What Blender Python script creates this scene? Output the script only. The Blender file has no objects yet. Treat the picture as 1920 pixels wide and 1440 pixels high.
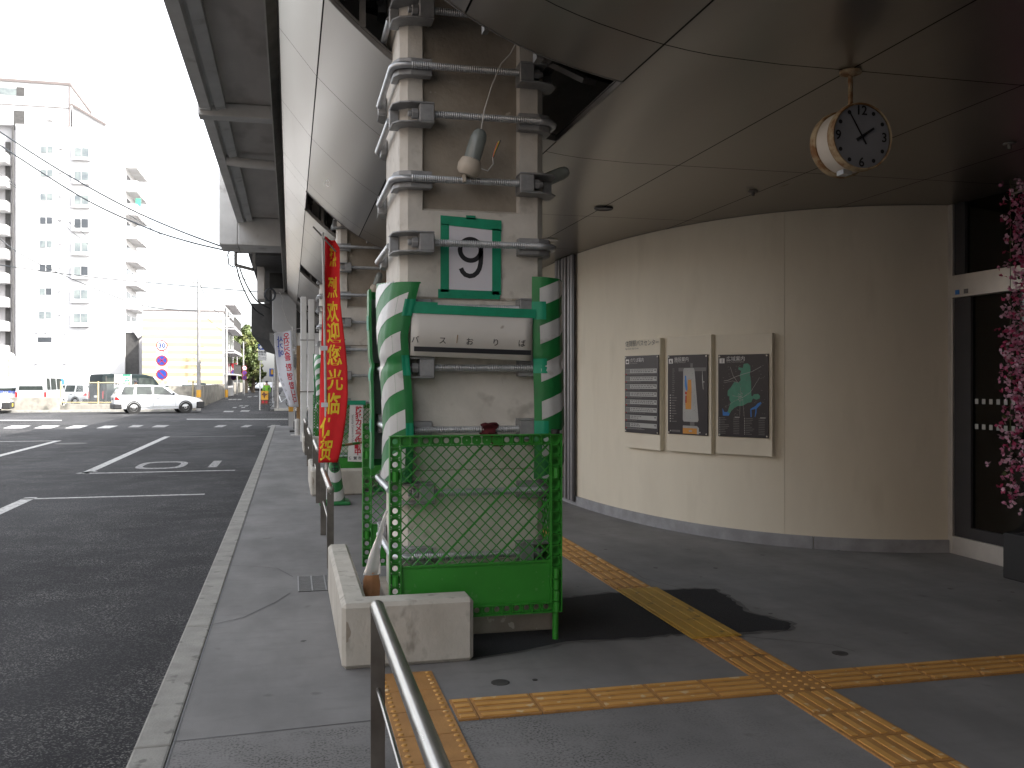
import bpy, bmesh, math, random
from mathutils import Vector, Matrix
R = math.radians
S = bpy.context.scene
C = S.collection
random.seed(7)

# ---------------------------------------------------------------- camera
EYE, FPX, CU, CV = 1.55, 1750.0, 960.0, 715.0     # measured on the 1920 px wide photograph
TH = math.atan((960 - 544) / FPX)
cam_d = bpy.data.cameras.new('camera')
cam = bpy.data.objects.new('camera', cam_d)
C.objects.link(cam)
cam.location = (0, 0, EYE)
cam.rotation_euler = (R(90), 0, -TH)
cam_d.sensor_fit = 'HORIZONTAL'
cam_d.sensor_width = 36
cam_d.lens = 36 * FPX / 1920
cam_d.shift_y = (CV - 720) / 1920
cam_d.clip_start = 0.05
cam_d.clip_end = 3000
S.camera = cam

# ---------------------------------------------------------------- sun, sky, exposure
SUN = Vector((0.60, -0.44, 0.70)).normalized()
EL = math.asin(SUN.z)
AZ = math.atan2(SUN.x, SUN.y)
w = bpy.data.worlds.new('World')
S.world = w
w.use_nodes = True
nt = w.node_tree
bg = nt.nodes['Background']
sky = nt.nodes.new('ShaderNodeTexSky')
sky.sky_type = 'NISHITA'
sky.sun_disc = False
sky.sun_elevation = EL
sky.sun_rotation = AZ
sky.air_density = 1.0
sky.dust_density = 4.0
sky.ozone_density = 1.0
hs = nt.nodes.new('ShaderNodeHueSaturation')       # thin bright cloud: most of the blue washed out
hs.inputs['Saturation'].default_value = 0.22
nt.links.new(sky.outputs[0], hs.inputs['Color'])
nt.links.new(hs.outputs[0], bg.inputs[0])
bg.inputs[1].default_value = 0.15
sl = bpy.data.lights.new('sun', 'SUN')
sl.energy = 2.2
sl.angle = R(0.5)
sl.color = (1.0, 0.95, 0.88)
so = bpy.data.objects.new('sun', sl)
C.objects.link(so)
so.rotation_euler = SUN.to_track_quat('Z', 'Y').to_euler()
so.location = (20, -20, 40)
S.view_settings.view_transform = 'Standard'
S.view_settings.look = 'None'
S.view_settings.gamma = 1
S.view_settings.use_curve_mapping = False
S.view_settings.exposure = 2.38

# ---------------------------------------------------------------- helpers
def at(u, v, Y):                       # photo pixel -> the point at distance Y down the street
    a = (u - CU) / FPX; b = (CV - v) / FPX
    rx = math.sin(TH) + a * math.cos(TH); ry = math.cos(TH) - a * math.sin(TH)
    return Vector((rx / ry * Y, Y, EYE + b / ry * Y))

def uX(u, Y):
    return at(u, CV, Y).x

def vZ(u, v, Y):
    return at(u, v, Y).z

class MB:
    def __init__(s):
        s.v = []; s.f = []; s.mi = []; s.cur = 0
    def add(s, vs, fs):
        n = len(s.v)
        s.v += [tuple(p) for p in vs]
        for f in fs:
            s.f.append([i + n for i in f]); s.mi.append(s.cur)
        return s
    def box(s, x0, y0, z0, x1, y1, z1):
        return s.add([(x0,y0,z0),(x1,y0,z0),(x1,y1,z0),(x0,y1,z0),(x0,y0,z1),(x1,y0,z1),(x1,y1,z1),(x0,y1,z1)],
              [(0,3,2,1),(4,5,6,7),(0,1,5,4),(1,2,6,5),(2,3,7,6),(3,0,4,7)])
    def bar(s, p, q, w, h, up=(0,0,1)):
        p = Vector(p); q = Vector(q); d = (q - p).normalized(); up = Vector(up)
        sd = d.cross(up)
        if sd.length < 1e-5: sd = d.cross(Vector((1,0,0)))
        sd.normalize(); u2 = sd.cross(d).normalized()
        vs = []
        for e in (p, q):
            for a, b in ((-1,-1),(1,-1),(1,1),(-1,1)):
                vs.append(e + sd*a*w/2 + u2*b*h/2)
        return s.add(vs, [(0,1,2,3),(7,6,5,4),(0,4,5,1),(1,5,6,2),(2,6,7,3),(3,7,4,0)])
    def quad(s, a, b, c, d):
        return s.add([a,b,c,d], [(0,1,2,3)])
    def prism(s, poly, lo, hi, ax='z'):
        n = len(poly)
        def P(a, b, c):
            return {'z': (a,b,c), 'y': (a,c,b), 'x': (c,a,b)}[ax]
        vs = [P(a,b,lo) for a,b in poly] + [P(a,b,hi) for a,b in poly]
        fs = [tuple(range(n))[::-1], tuple(range(n, 2*n))]
        for i in range(n):
            j = (i+1) % n
            fs.append((i, j, n+j, n+i))
        return s.add(vs, fs)
    def tube(s, pts, r, n=8, cap=True):
        pts = [Vector(p) for p in pts]
        rs = r if isinstance(r, (list, tuple)) else [r]*len(pts)
        m = len(pts); vs = []
        t0 = (pts[1]-pts[0]).normalized()
        nrm = t0.cross(Vector((0,0,1)))
        if nrm.length < 1e-3: nrm = t0.cross(Vector((1,0,0)))
        nrm.normalize()
        for i in range(m):
            t = (pts[min(i+1,m-1)] - pts[max(i-1,0)])
            if t.length < 1e-9: t = t0
            t.normalize()
            nrm = (nrm - t*nrm.dot(t))
            if nrm.length < 1e-6: nrm = t.cross(Vector((0,0,1)))
            nrm.normalize()
            bn = t.cross(nrm)
            for k in range(n):
                a = 2*math.pi*k/n
                vs.append(pts[i] + (nrm*math.cos(a) + bn*math.sin(a))*rs[i])
        fs = []
        for i in range(m-1):
            for k in range(n):
                k2 = (k+1) % n
                fs.append((i*n+k, i*n+k2, (i+1)*n+k2, (i+1)*n+k))
        if cap:
            fs.append(tuple(range(n))[::-1]); fs.append(tuple(range((m-1)*n, m*n)))
        return s.add(vs, fs)
    def cyl(s, p, q, r, n=16, r2=None):
        return s.tube([p, q], [r, r if r2 is None else r2], n)
    def lathe(s, prof, c=(0,0,0), ax=(0,0,1), n=24):       # prof: (radius, distance along the axis)
        ax = Vector(ax).normalized(); c = Vector(c)
        u = ax.cross(Vector((0,0,1)))
        if u.length < 1e-3: u = Vector((1,0,0))
        u.normalize(); v = ax.cross(u)
        vs = []; fs = []
        for r, h in prof:
            for k in range(n):
                a = 2*math.pi*k/n
                vs.append(c + ax*h + (u*math.cos(a) + v*math.sin(a))*r)
        for i in range(len(prof)-1):
            for k in range(n):
                k2 = (k+1) % n
                fs.append((i*n+k, i*n+k2, (i+1)*n+k2, (i+1)*n+k))
        return s.add(vs, fs)
    def surf(s, fn, nu, nv, thick=None):                   # fn(i,j) -> point
        vs = [fn(i, j) for i in range(nu+1) for j in range(nv+1)]
        fs = [(i*(nv+1)+j, (i+1)*(nv+1)+j, (i+1)*(nv+1)+j+1, i*(nv+1)+j+1) for i in range(nu) for j in range(nv)]
        return s.add(vs, fs)
    def build(s, name, mats, parent=None, smooth=False, bevel=0, seg=2, solid=0, origin=None, fix=True):
        me = bpy.data.meshes.new(name)
        org = Vector(origin) if origin else Vector((0,0,0))
        p = parent
        while p is not None:
            org = org + p.location; p = p.parent
        me.from_pydata([tuple(Vector(v) - org) for v in s.v], [], s.f)
        if not isinstance(mats, (list, tuple)): mats = [mats]
        for m in mats: me.materials.append(m)
        me.polygons.foreach_set('material_index', s.mi)
        me.update()
        if fix:
            bm = bmesh.new(); bm.from_mesh(me)
            bmesh.ops.recalc_face_normals(bm, faces=bm.faces)
            bm.to_mesh(me); bm.free()
        o = bpy.data.objects.new(name, me)
        C.objects.link(o)
        if parent is not None: o.parent = parent
        if origin: o.location = origin
        if smooth:
            me.polygons.foreach_set('use_smooth', [True]*len(me.polygons))
            try: me.set_sharp_from_angle(angle=R(38))
            except Exception: pass
        if solid:
            md = o.modifiers.new('solid', 'SOLIDIFY'); md.thickness = solid; md.offset = 0
        if bevel:
            md = o.modifiers.new('bevel', 'BEVEL'); md.width = bevel; md.segments = seg
            md.limit_method = 'ANGLE'; md.angle_limit = R(35)
        return o

def tag(o, label=None, cat=None, group=None, kind=None):
    if label: o['label'] = label
    if cat: o['category'] = cat
    if group: o['group'] = group
    if kind: o['kind'] = kind
    return o

def thing(name, label, cat, loc=(0,0,0), group=None):
    o = bpy.data.objects.new(name, None)
    o.empty_display_size = 0.2
    C.objects.link(o); o.location = loc
    return tag(o, label, cat, group)

def structure(o):
    o['kind'] = 'structure'
    return o

def copy_tree(o, parent=None):
    c = o.copy(); C.objects.link(c)
    if parent is not None: c.parent = parent
    for ch in list(o.children): copy_tree(ch, c)
    return c

def moved(root, dx=0, dy=0, dz=0, label=None, rz=None):
    c = copy_tree(root)
    c.location = root.location + Vector((dx, dy, dz))
    if label: c['label'] = label
    if rz is not None: c.rotation_euler.z = rz
    return c

_tc = {}
def glyphs(body, bold=0.0, align='CENTER'):
    k = (body, bold, align)
    if k in _tc: return _tc[k]
    cu = bpy.data.curves.new('t', 'FONT'); cu.body = body; cu.size = 1.0
    cu.align_x = align; cu.align_y = 'CENTER'; cu.offset = bold; cu.resolution_u = 3
    o = bpy.data.objects.new('t', cu); C.objects.link(o)
    dg = bpy.context.evaluated_depsgraph_get()
    me = bpy.data.meshes.new_from_object(o.evaluated_get(dg))
    r = ([tuple(v.co[:2]) for v in me.vertices], [tuple(p.vertices) for p in me.polygons])
    bpy.data.objects.remove(o); bpy.data.curves.remove(cu); bpy.data.meshes.remove(me)
    _tc[k] = r
    return r

def put_text(mb, body, fn, size, bold=0.0, align='CENTER', sx=1.0):
    vs, fs = glyphs(body, bold, align)
    mb.add([fn(x*size*sx, y*size) for x, y in vs], fs)
    return mb

def plane_fn(o, ex, ey):
    o = Vector(o); ex = Vector(ex); ey = Vector(ey)
    return lambda x, y: o + ex*x + ey*y

# ---------------------------------------------------------------- materials
def pm(name, c1, c2=None, scale=6.0, rough=0.7, metal=0.0, bump=0.0, bscale=60.0, detail=5.0, stretch=None,
       spec=None, alpha=None, trans=0.0, ramp=(0.35, 0.65), c3=None, s3=40.0, r3=(0.62, 0.68), rvar=0.0, coat=0.0):
    m = bpy.data.materials.new(name); m.use_nodes = True
    t = m.node_tree; N = t.nodes; L = t.links
    b = N['Principled BSDF']
    b.inputs['Roughness'].default_value = rough
    b.inputs['Metallic'].default_value = metal
    if spec is not None: b.inputs['Specular IOR Level'].default_value = spec
    if trans: b.inputs['Transmission Weight'].default_value = trans
    if coat: b.inputs['Coat Weight'].default_value = coat
    if c2 is None: c2 = tuple(x*0.86 for x in c1)
    tc = N.new('ShaderNodeTexCoord'); mp = N.new('ShaderNodeMapping')
    L.new(tc.outputs['Object'], mp.inputs[0])
    if stretch: mp.inputs['Scale'].default_value = stretch
    nz = N.new('ShaderNodeTexNoise'); nz.inputs['Scale'].default_value = scale; nz.inputs['Detail'].default_value = detail
    nz.inputs['Roughness'].default_value = 0.6
    L.new(mp.outputs[0], nz.inputs['Vector'])
    rp = N.new('ShaderNodeValToRGB')
    rp.color_ramp.elements[0].position = ramp[0]; rp.color_ramp.elements[1].position = ramp[1]
    rp.color_ramp.elements[0].color = (*c2, 1); rp.color_ramp.elements[1].color = (*c1, 1)
    L.new(nz.outputs['Fac'], rp.inputs[0])
    col = rp.outputs[0]
    if c3 is not None:
        n3 = N.new('ShaderNodeTexNoise'); n3.inputs['Scale'].default_value = s3; n3.inputs['Detail'].default_value = 3
        L.new(mp.outputs[0], n3.inputs['Vector'])
        r_ = N.new('ShaderNodeValToRGB')
        r_.color_ramp.elements[0].position = r3[0]; r_.color_ramp.elements[1].position = r3[1]
        L.new(n3.outputs['Fac'], r_.inputs[0])
        mx = N.new('ShaderNodeMix'); mx.data_type = 'RGBA'
        L.new(r_.outputs[0], mx.inputs[0]); L.new(col, mx.inputs[6]); mx.inputs[7].default_value = (*c3, 1)
        col = mx.outputs[2]
    L.new(col, b.inputs['Base Color'])
    if rvar:
        mr = N.new('ShaderNodeMapRange'); mr.inputs[3].default_value = rough - rvar; mr.inputs[4].default_value = rough + rvar
        L.new(nz.outputs['Fac'], mr.inputs[0]); L.new(mr.outputs[0], b.inputs['Roughness'])
    if bump:
        n2 = N.new('ShaderNodeTexNoise'); n2.inputs['Scale'].default_value = bscale; n2.inputs['Detail'].default_value = 4
        L.new(mp.outputs[0], n2.inputs['Vector'])
        bp = N.new('ShaderNodeBump'); bp.inputs['Strength'].default_value = bump; bp.inputs['Distance'].default_value = 0.01
        L.new(n2.outputs['Fac'], bp.inputs['Height']); L.new(bp.outputs[0], b.inputs['Normal'])
    return m

def glass_mat(name, tint=(0.03,0.035,0.04), rough=0.04):
    m = bpy.data.materials.new(name); m.use_nodes = True
    t = m.node_tree; N = t.nodes; L = t.links; out = N['Material Output']
    N.remove(N['Principled BSDF'])
    g = N.new('ShaderNodeBsdfGlossy'); g.inputs['Roughness'].default_value = rough
    g.inputs['Color'].default_value = (0.9,0.9,0.9,1)
    tr = N.new('ShaderNodeBsdfTransparent'); tr.inputs['Color'].default_value = (*tint, 1)
    fr = N.new('ShaderNodeFresnel'); fr.inputs['IOR'].default_value = 1.5
    nz = N.new('ShaderNodeTexNoise'); nz.inputs['Scale'].default_value = 2.0
    bp = N.new('ShaderNodeBump'); bp.inputs['Strength'].default_value = 0.02
    L.new(nz.outputs[0], bp.inputs['Height']); L.new(bp.outputs[0], g.inputs['Normal'])
    mx = N.new('ShaderNodeMixShader')
    L.new(fr.outputs[0], mx.inputs[0]); L.new(tr.outputs[0], mx.inputs[1]); L.new(g.outputs[0], mx.inputs[2])
    L.new(mx.outputs[0], out.inputs[0])
    return m

def asphalt_mat(name, base=0.033, spk=0.24, s=130.0, wear=0.5):
    m = bpy.data.materials.new(name); m.use_nodes = True
    t = m.node_tree; N = t.nodes; L = t.links; b = N['Principled BSDF']
    tc = N.new('ShaderNodeTexCoord')
    def noise(sc, d=4, st=None):
        n = N.new('ShaderNodeTexNoise'); n.inputs['Scale'].default_value = sc; n.inputs['Detail'].default_value = d
        if st:
            mp = N.new('ShaderNodeMapping'); mp.inputs['Scale'].default_value = st
            L.new(tc.outputs['Object'], mp.inputs[0]); L.new(mp.outputs[0], n.inputs['Vector'])
        else: L.new(tc.outputs['Object'], n.inputs['Vector'])
        return n
    big = noise(0.35, 6, (1.0, 0.5, 1)); mid = noise(2.2, 5); vor = N.new('ShaderNodeTexVoronoi'); vor.inputs['Scale'].default_value = s
    L.new(tc.outputs['Object'], vor.inputs['Vector'])
    def ramp(a, ca, bpos, cb, src):
        r = N.new('ShaderNodeValToRGB'); e = r.color_ramp.elements
        e[0].position = a; e[0].color = (*ca, 1); e[1].position = bpos; e[1].color = (*cb, 1)
        L.new(src, r.inputs[0]); return r.outputs[0]
    k = base
    c_big = ramp(0.38, (k*.54, k*.55, k*.63), 0.62, (k*1.28, k*1.30, k*1.40), big.outputs['Fac'])
    sp = N.new('ShaderNodeSeparateColor'); L.new(vor.outputs['Color'], sp.inputs[0])
    st = ramp(0.70, (0,0,0), 0.95, (1,1,1), sp.outputs[0])
    mw = ramp(0.42, (0,0,0), 0.66, (wear,)*3, mid.outputs['Fac'])
    mu = N.new('ShaderNodeMath'); mu.operation = 'MULTIPLY'; L.new(st, mu.inputs[0])
    ad = N.new('ShaderNodeMath'); ad.operation = 'ADD'; ad.inputs[1].default_value = 0.25; L.new(mw, ad.inputs[0])
    L.new(ad.outputs[0], mu.inputs[1])
    mx = N.new('ShaderNodeMix'); mx.data_type = 'RGBA'
    L.new(mu.outputs[0], mx.inputs[0]); L.new(c_big, mx.inputs[6]); mx.inputs[7].default_value = (spk, spk*.98, spk*.94, 1)
    L.new(mx.outputs[2], b.inputs['Base Color'])
    b.inputs['Roughness'].default_value = 0.85; b.inputs['Specular IOR Level'].default_value = 0.15
    bp = N.new('ShaderNodeBump'); bp.inputs['Strength'].default_value = 0.6; bp.inputs['Distance'].default_value = 0.006
    L.new(vor.outputs['Distance'], bp.inputs['Height']); L.new(bp.outputs[0], b.inputs['Normal'])
    return m

def pave_mat(name):
    """trowelled concrete pavement: fine mottling, long stains; rough exposed aggregate on the near slab"""
    m = bpy.data.materials.new(name); m.use_nodes = True
    t = m.node_tree; N = t.nodes; L = t.links; b = N['Principled BSDF']
    tc = N.new('ShaderNodeTexCoord')
    def noise(sc, d=4, st=None, r=.6):
        n = N.new('ShaderNodeTexNoise'); n.inputs['Scale'].default_value = sc; n.inputs['Detail'].default_value = d
        n.inputs['Roughness'].default_value = r
        mp = N.new('ShaderNodeMapping'); mp.inputs['Scale'].default_value = st or (1,1,1)
        L.new(tc.outputs['Object'], mp.inputs[0]); L.new(mp.outputs[0], n.inputs['Vector'])
        return n.outputs['Fac']
    def rmp(src, a, bb, lo=0.0, hi=1.0):
        r = N.new('ShaderNodeMapRange'); r.inputs[1].default_value = a; r.inputs[2].default_value = bb
        r.inputs[3].default_value = lo; r.inputs[4].default_value = hi
        L.new(src, r.inputs[0]); return r.outputs[0]
    def mix(f, a, c):
        x = N.new('ShaderNodeMix'); x.data_type = 'RGBA'
        L.new(f, x.inputs[0])
        if isinstance(a, tuple): x.inputs[6].default_value = (*a, 1)
        else: L.new(a, x.inputs[6])
        x.inputs[7].default_value = (*c, 1)
        return x.outputs[2]
    def mul(a, c):
        x = N.new('ShaderNodeMath'); x.operation = 'MULTIPLY'; L.new(a, x.inputs[0]); L.new(c, x.inputs[1]); return x.outputs[0]
    col = mix(rmp(noise(0.9, 6, (1.6, .7, 1)), .35, .7), (0.160,0.159,0.158), (0.245,0.242,0.239))
    col = mix(rmp(noise(7, 5, (.7, 1.8, 1)), .5, .75, 0, .45), col, (0.15,0.15,0.148))
    col = mix(rmp(noise(3.3, 2), .70, .74, 0, .5), col, (0.10,0.098,0.095))
    # worn slab nearest the viewer
    sx = N.new('ShaderNodeSeparateXYZ'); L.new(tc.outputs['Object'], sx.inputs[0])
    my = rmp(sx.outputs[1], 4.26, 4.22)
    mx_ = rmp(sx.outputs[0], 2.6, 1.0)
    mk = mul(my, mx_)
    gr = rmp(noise(85, 2, None, .5), .50, .60)
    pt = rmp(noise(4, 4), .38, .62, .15, 1)
    col = mix(mul(mk, mul(gr, pt)), col, (0.085,0.083,0.08))
    L.new(col, b.inputs['Base Color'])
    L.new(rmp(noise(2.0, 4), .3, .7, .6, .85), b.inputs['Roughness']); b.inputs['Specular IOR Level'].default_value = 0.12
    bp = N.new('ShaderNodeBump'); bp.inputs['Strength'].default_value = 0.25; bp.inputs['Distance'].default_value = 0.004
    L.new(noise(90, 3), bp.inputs['Height']); L.new(bp.outputs[0], b.inputs['Normal'])
    return m

M = {}
M['stain_floor'] = pm('floor_stain', (0.085,0.083,0.08), (0.06,0.058,0.056), 9, .8)
M['asphalt'] = asphalt_mat('asphalt')
M['patch_edge'] = pm('stained_pavement', (0.12,0.118,0.115), (0.07,0.069,0.067), 7, .85, bump=.2)
M['asphalt_far'] = asphalt_mat('asphalt_lot', 0.09, 0.2, 60)
M['patch'] = asphalt_mat('asphalt_fresh', 0.032, 0.07, 160, .2)
M['ground'] = pm('ground', (0.16,0.155,0.14), (0.12,0.12,0.11), .3, .9)
M['pave'] = pave_mat('pavement')
M['kerb'] = pm('kerbstone', (0.30,0.295,0.27), (0.22,0.215,0.2), 5, .85, bump=.3, bscale=90, c3=(0.15,.145,.135), s3=9)
M['paint'] = pm('road_paint', (0.48,0.48,0.47), (0.17,0.17,0.17), 14, .7, ramp=(.34,.56), bump=.2, bscale=120)
M['paint_worn'] = pm('worn_road_paint', (0.36,0.36,0.355), (0.08,0.08,0.08), 20, .75, ramp=(.38,.6))
M['concrete'] = pm('concrete', (0.66,0.63,0.575), (0.56,0.535,0.485), 4.5, .85, bump=.25, bscale=70, c3=(0.42,.395,.35), s3=7, r3=(.58,.72))
M['concrete_block'] = pm('cast_concrete', (0.50,0.48,0.43), (0.40,0.38,0.335), 5.5, .85, bump=.35, bscale=55, c3=(0.28,.265,.23), s3=11, r3=(.57,.72), stretch=(1,1,.6))
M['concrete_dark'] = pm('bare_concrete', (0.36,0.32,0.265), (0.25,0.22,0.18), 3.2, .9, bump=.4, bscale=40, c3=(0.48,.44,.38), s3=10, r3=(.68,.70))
M['viaduct'] = pm('viaduct_concrete', (0.55,0.52,0.485), (0.45,0.425,0.395), 1.2, .9, bump=.15, bscale=30, c3=(0.33,.30,.27), s3=1.6, r3=(.56,.75), stretch=(1,.4,1))
M['viaduct_light'] = pm('viaduct_edge_concrete', (0.62,0.615,0.60), (0.52,0.515,0.50), 1.5, .85, c3=(0.38,.365,.345), s3=2.5, r3=(.6,.75))
M['girder'] = pm('dark_girder_steel', (0.06,0.058,0.056), (0.035,0.034,0.033), 3, .7)
M['soffit'] = pm('satin_metal_panel', (0.275,0.252,0.225), (0.245,0.225,0.20), 1.2, .30, metal=.8, stretch=(2.5,.35,2.5), rvar=.05, detail=2)
M['void'] = pm('dark_void', (0.018,0.017,0.016), None, 3, .9)
M['gutter'] = pm('gutter_metal', (0.22,0.21,0.2), (0.15,0.145,0.14), 4, .5, metal=.5)
M['cream'] = pm('cream_render', (0.72,0.675,0.56), (0.675,0.63,0.52), 2.2, .8, bump=.12, bscale=150, c3=(0.64,.597,.49), s3=4.5, r3=(.56,.8), stretch=(1,1,.3))
M['skirt'] = pm('grey_skirting', (0.33,0.34,0.36), (0.24,0.245,0.26), 5, .7, bump=.1)
M['louvre'] = pm('grey_louvre', (0.30,0.29,0.30), (0.24,0.235,0.24), 6, .45, metal=.4)
M['alu'] = pm('aluminium', (0.62,0.60,0.56), (0.55,0.53,0.5), 5, .4, metal=.6)
M['dark_frame'] = pm('dark_window_frame', (0.03,0.03,0.035), None, 5, .4)
M['glass'] = glass_mat('door_glass', (0.25,0.26,0.27))
M['galv'] = pm('galvanised_steel', (0.55,0.57,0.59), (0.43,0.45,0.47), 14, .42, metal=.7, rvar=.08)
M['clamp'] = pm('cast_grey_steel', (0.34,0.345,0.35), (0.27,0.275,0.28), 20, .55, metal=.4)
M['steel'] = pm('brushed_stainless', (0.37,0.36,0.345), (0.29,0.28,0.265), 7, .3, metal=.9, rvar=.08, stretch=(6,1,6))
M['steel_plate'] = pm('stained_steel_plate', (0.17,0.155,0.14), (0.11,0.10,0.09), 6, .45, metal=.7, rvar=.1)
M['green'] = pm('green_plastic', (0.030,0.26,0.024), (0.025,0.215,0.020), 3, .45, bump=.05, c3=(0.075,0.27,0.065), s3=26, r3=(.64,.72))
M['foam'] = pm('green_foam', (0.012,0.19,0.045), (0.010,0.15,0.036), 5, .5, bump=.35, bscale=16, c3=(0.03,0.13,0.05), s3=8, r3=(.6,.72))
M['foam_in'] = pm('foam_inside', (0.16,0.21,0.19), (0.11,0.15,0.135), 6, .7)
M['reflect'] = pm('white_reflective', (0.56,0.57,0.56), (0.50,0.51,0.51), 5, .35, bump=.3, bscale=16, c3=(0.38,.38,.36), s3=9, r3=(.62,.72))
M['tape'] = pm('teal_tape', (0.005,0.30,0.16), (0.004,0.24,0.125), 9, .55, bump=.1, bscale=50)
M['paper'] = pm('white_paper', (0.70,0.69,0.74), (0.66,0.65,0.70), 3, .7)
M['board'] = pm('off_white_board', (0.66,0.64,0.60), (0.62,0.60,0.56), 3, .5, c3=(0.38,.35,.3), s3=9, r3=(.72,.78))
M['stand'] = pm('black_stand', (0.008,0.008,0.009), None, 5, .6)
M['black'] = pm('black_ink', (0.012,0.012,0.016), None, 5, .5)
M['grey_ink'] = pm('grey_ink', (0.10,0.10,0.11), None, 5, .6)
M['red'] = pm('red_cloth', (0.66,0.008,0.012), (0.56,0.006,0.010), 4, .75, bump=.1, bscale=120)
M['yellow_ink'] = pm('yellow_print', (0.78,0.55,0.02), None, 5, .7)
M['white_cloth'] = pm('white_cloth', (0.68,0.69,0.74), (0.62,0.63,0.69), 3, .8)
M['red_ink'] = pm('red_print', (0.55,0.015,0.04), None, 5, .6)
M['blue_ink'] = pm('blue_print', (0.02,0.06,0.42), None, 5, .6)
M['pole'] = pm('white_pole', (0.55,0.54,0.52), (0.42,0.41,0.4), 8, .4)
M['tactile'] = pm('tactile_yellow', (0.42,0.215,0.065), (0.33,0.165,0.05), 5, .75, bump=.2, bscale=80, c3=(0.22,.12,.04), s3=8, r3=(.60,.72))
M['tactile_r'] = pm('tactile_raised', (0.58,0.32,0.09), (0.50,0.26,0.06), 6, .7, c3=(0.6,.45,.25), s3=14, r3=(.6,.66))
M['mat'] = pm('yellow_mat', (0.48,0.29,0.045), (0.40,0.235,0.035), 5, .65, c3=(0.2,.13,.03), s3=13, r3=(.62,.7))
M['rust'] = pm('rusty_paint', (0.40,0.32,0.2), (0.20,0.095,0.035), 9, .75, ramp=(.42,.56), bump=.2)
M['clock_white'] = pm('clock_white', (0.62,0.58,0.52), (0.55,0.51,0.45), 5, .5)
M['shaded_clock_face'] = pm('shaded_clock_face', (0.24,0.25,0.275), None, 4, .35)  # white dial greyed: its shade is put into the colour
M['panel_black'] = pm('black_panel', (0.012,0.012,0.02), (0.009,0.009,0.015), 4, .3)
M['map_green'] = pm('map_green', (0.06,0.27,0.18), (0.05,0.23,0.155), 16, .4)
M['map_grey'] = pm('map_grey', (0.40,0.41,0.40), None, 5, .4)
M['map_dgrey'] = pm('map_dark_grey', (0.13,0.13,0.13), None, 5, .4)
M['map_orange'] = pm('map_orange', (0.62,0.27,0.03), None, 5, .4)
M['map_blue'] = pm('map_blue', (0.03,0.2,0.6), None, 5, .4)
M['white'] = pm('white_print', (0.70,0.70,0.70), None, 5, .5)
M['tank'] = pm('white_painted', (0.72,0.72,0.71), (0.66,0.66,0.65), 2, .6)
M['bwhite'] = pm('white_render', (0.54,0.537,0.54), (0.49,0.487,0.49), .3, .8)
M['dark_wall'] = pm('dark_shade_wall', (0.06,0.055,0.05), (0.045,0.042,0.04), 4, .6)  # near black so the added wall bounces little light
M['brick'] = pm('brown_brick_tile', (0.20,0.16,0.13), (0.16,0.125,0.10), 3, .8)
M['bgrey'] = pm('grey_render', (0.42,0.41,0.42), (0.36,0.355,0.36), .4, .8)  # plain grey render for walls, slabs and parapets
M['bwindow'] = pm('window_glass_far', (0.055,0.06,0.07), (0.03,0.035,0.04), .6, .12)
M['curtain'] = pm('curtained_window', (0.17,0.195,0.19), (0.09,0.105,0.115), 1.2, .35)
M['stripe_y'] = pm('yellow_stripe', (0.40,0.335,0.19), (0.37,0.305,0.17), .5, .8)
M['brownish'] = pm('brown_paint', (0.13,0.11,0.105), None, 1, .7)
M['blockwall'] = pm('old_block_wall', (0.32,0.30,0.26), (0.2,0.19,0.165), 1.1, .9, c3=(0.11,.105,.09), s3=1.6, r3=(.5,.7), bump=.3, bscale=12)
M['carwhite'] = pm('white_car_paint', (0.70,0.72,0.74), None, 2, .25, coat=.5)
M['carsilver'] = pm('silver_car_paint', (0.42,0.43,0.43), None, 2, .3, metal=.3, coat=.5)
M['cardark'] = pm('dark_green_car_paint', (0.010,0.017,0.018), None, 2, .5, spec=.15)
M['carblue'] = pm('blue_car_paint', (0.03,0.12,0.22), None, 2, .25, coat=.4)
M['carglass'] = pm('car_glass', (0.02,0.024,0.024), (0.045,0.055,0.05), 2.5, .15, spec=.25)
M['trim'] = pm('black_bumper', (0.018,0.018,0.019), None, 5, .6)
M['tyre'] = pm('tyre_rubber', (0.016,0.016,0.016), None, 9, .85)
M['rim'] = pm('wheel_rim', (0.5,0.5,0.5), (0.3,0.3,0.3), 9, .35, metal=.7)
M['lamp_red'] = pm('tail_lamp', (0.5,0.02,0.02), None, 5, .2)
M['lamp_clear'] = pm('head_lamp', (0.6,0.55,0.5), None, 5, .15)
M['plate'] = pm('number_plate', (0.62,0.62,0.6), None, 5, .5)
M['plate_y'] = pm('yellow_plate', (0.75,0.55,0.02), None, 5, .5)
M['utility'] = pm('utility_pole', (0.27,0.265,0.26), (0.21,0.205,0.2), 3, .8)
M['wire'] = pm('black_cable', (0.025,0.03,0.036), None, 5, .6)
M['sign_red'] = pm('sign_red', (0.28,0.008,0.018), None, 5, .45)
M['sign_text'] = pm('sign_text_blue', (0.004,0.03,0.16), None, 5, .5)
M['sign_blue'] = pm('sign_blue', (0.008,0.05,0.30), None, 5, .45)
M['leaf'] = pm('leaf_green', (0.085,0.11,0.025), (0.04,0.06,0.015), .8, .65)
M['leaf2'] = pm('leaf_olive', (0.13,0.14,0.04), (0.07,0.08,0.02), .8, .65)
M['bark'] = pm('bark', (0.1,0.08,0.06), None, 6, .9)
M['pink'] = pm('pink_petal', (0.56,0.22,0.36), (0.47,0.15,0.27), 9, .7)
M['pink2'] = pm('pale_pink_petal', (0.68,0.46,0.58), (0.60,0.36,0.48), 9, .7)
M['pink3'] = pm('deep_pink_petal', (0.42,0.04,0.13), None, 9, .7)
M['kraft'] = pm('kraft_paper', (0.36,0.17,0.075), (0.29,0.135,0.06), 9, .8, bump=.4, bscale=18)
M['clear'] = pm('clear_plastic', (0.62,0.63,0.62), None, 9, .25, trans=.55)
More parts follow.
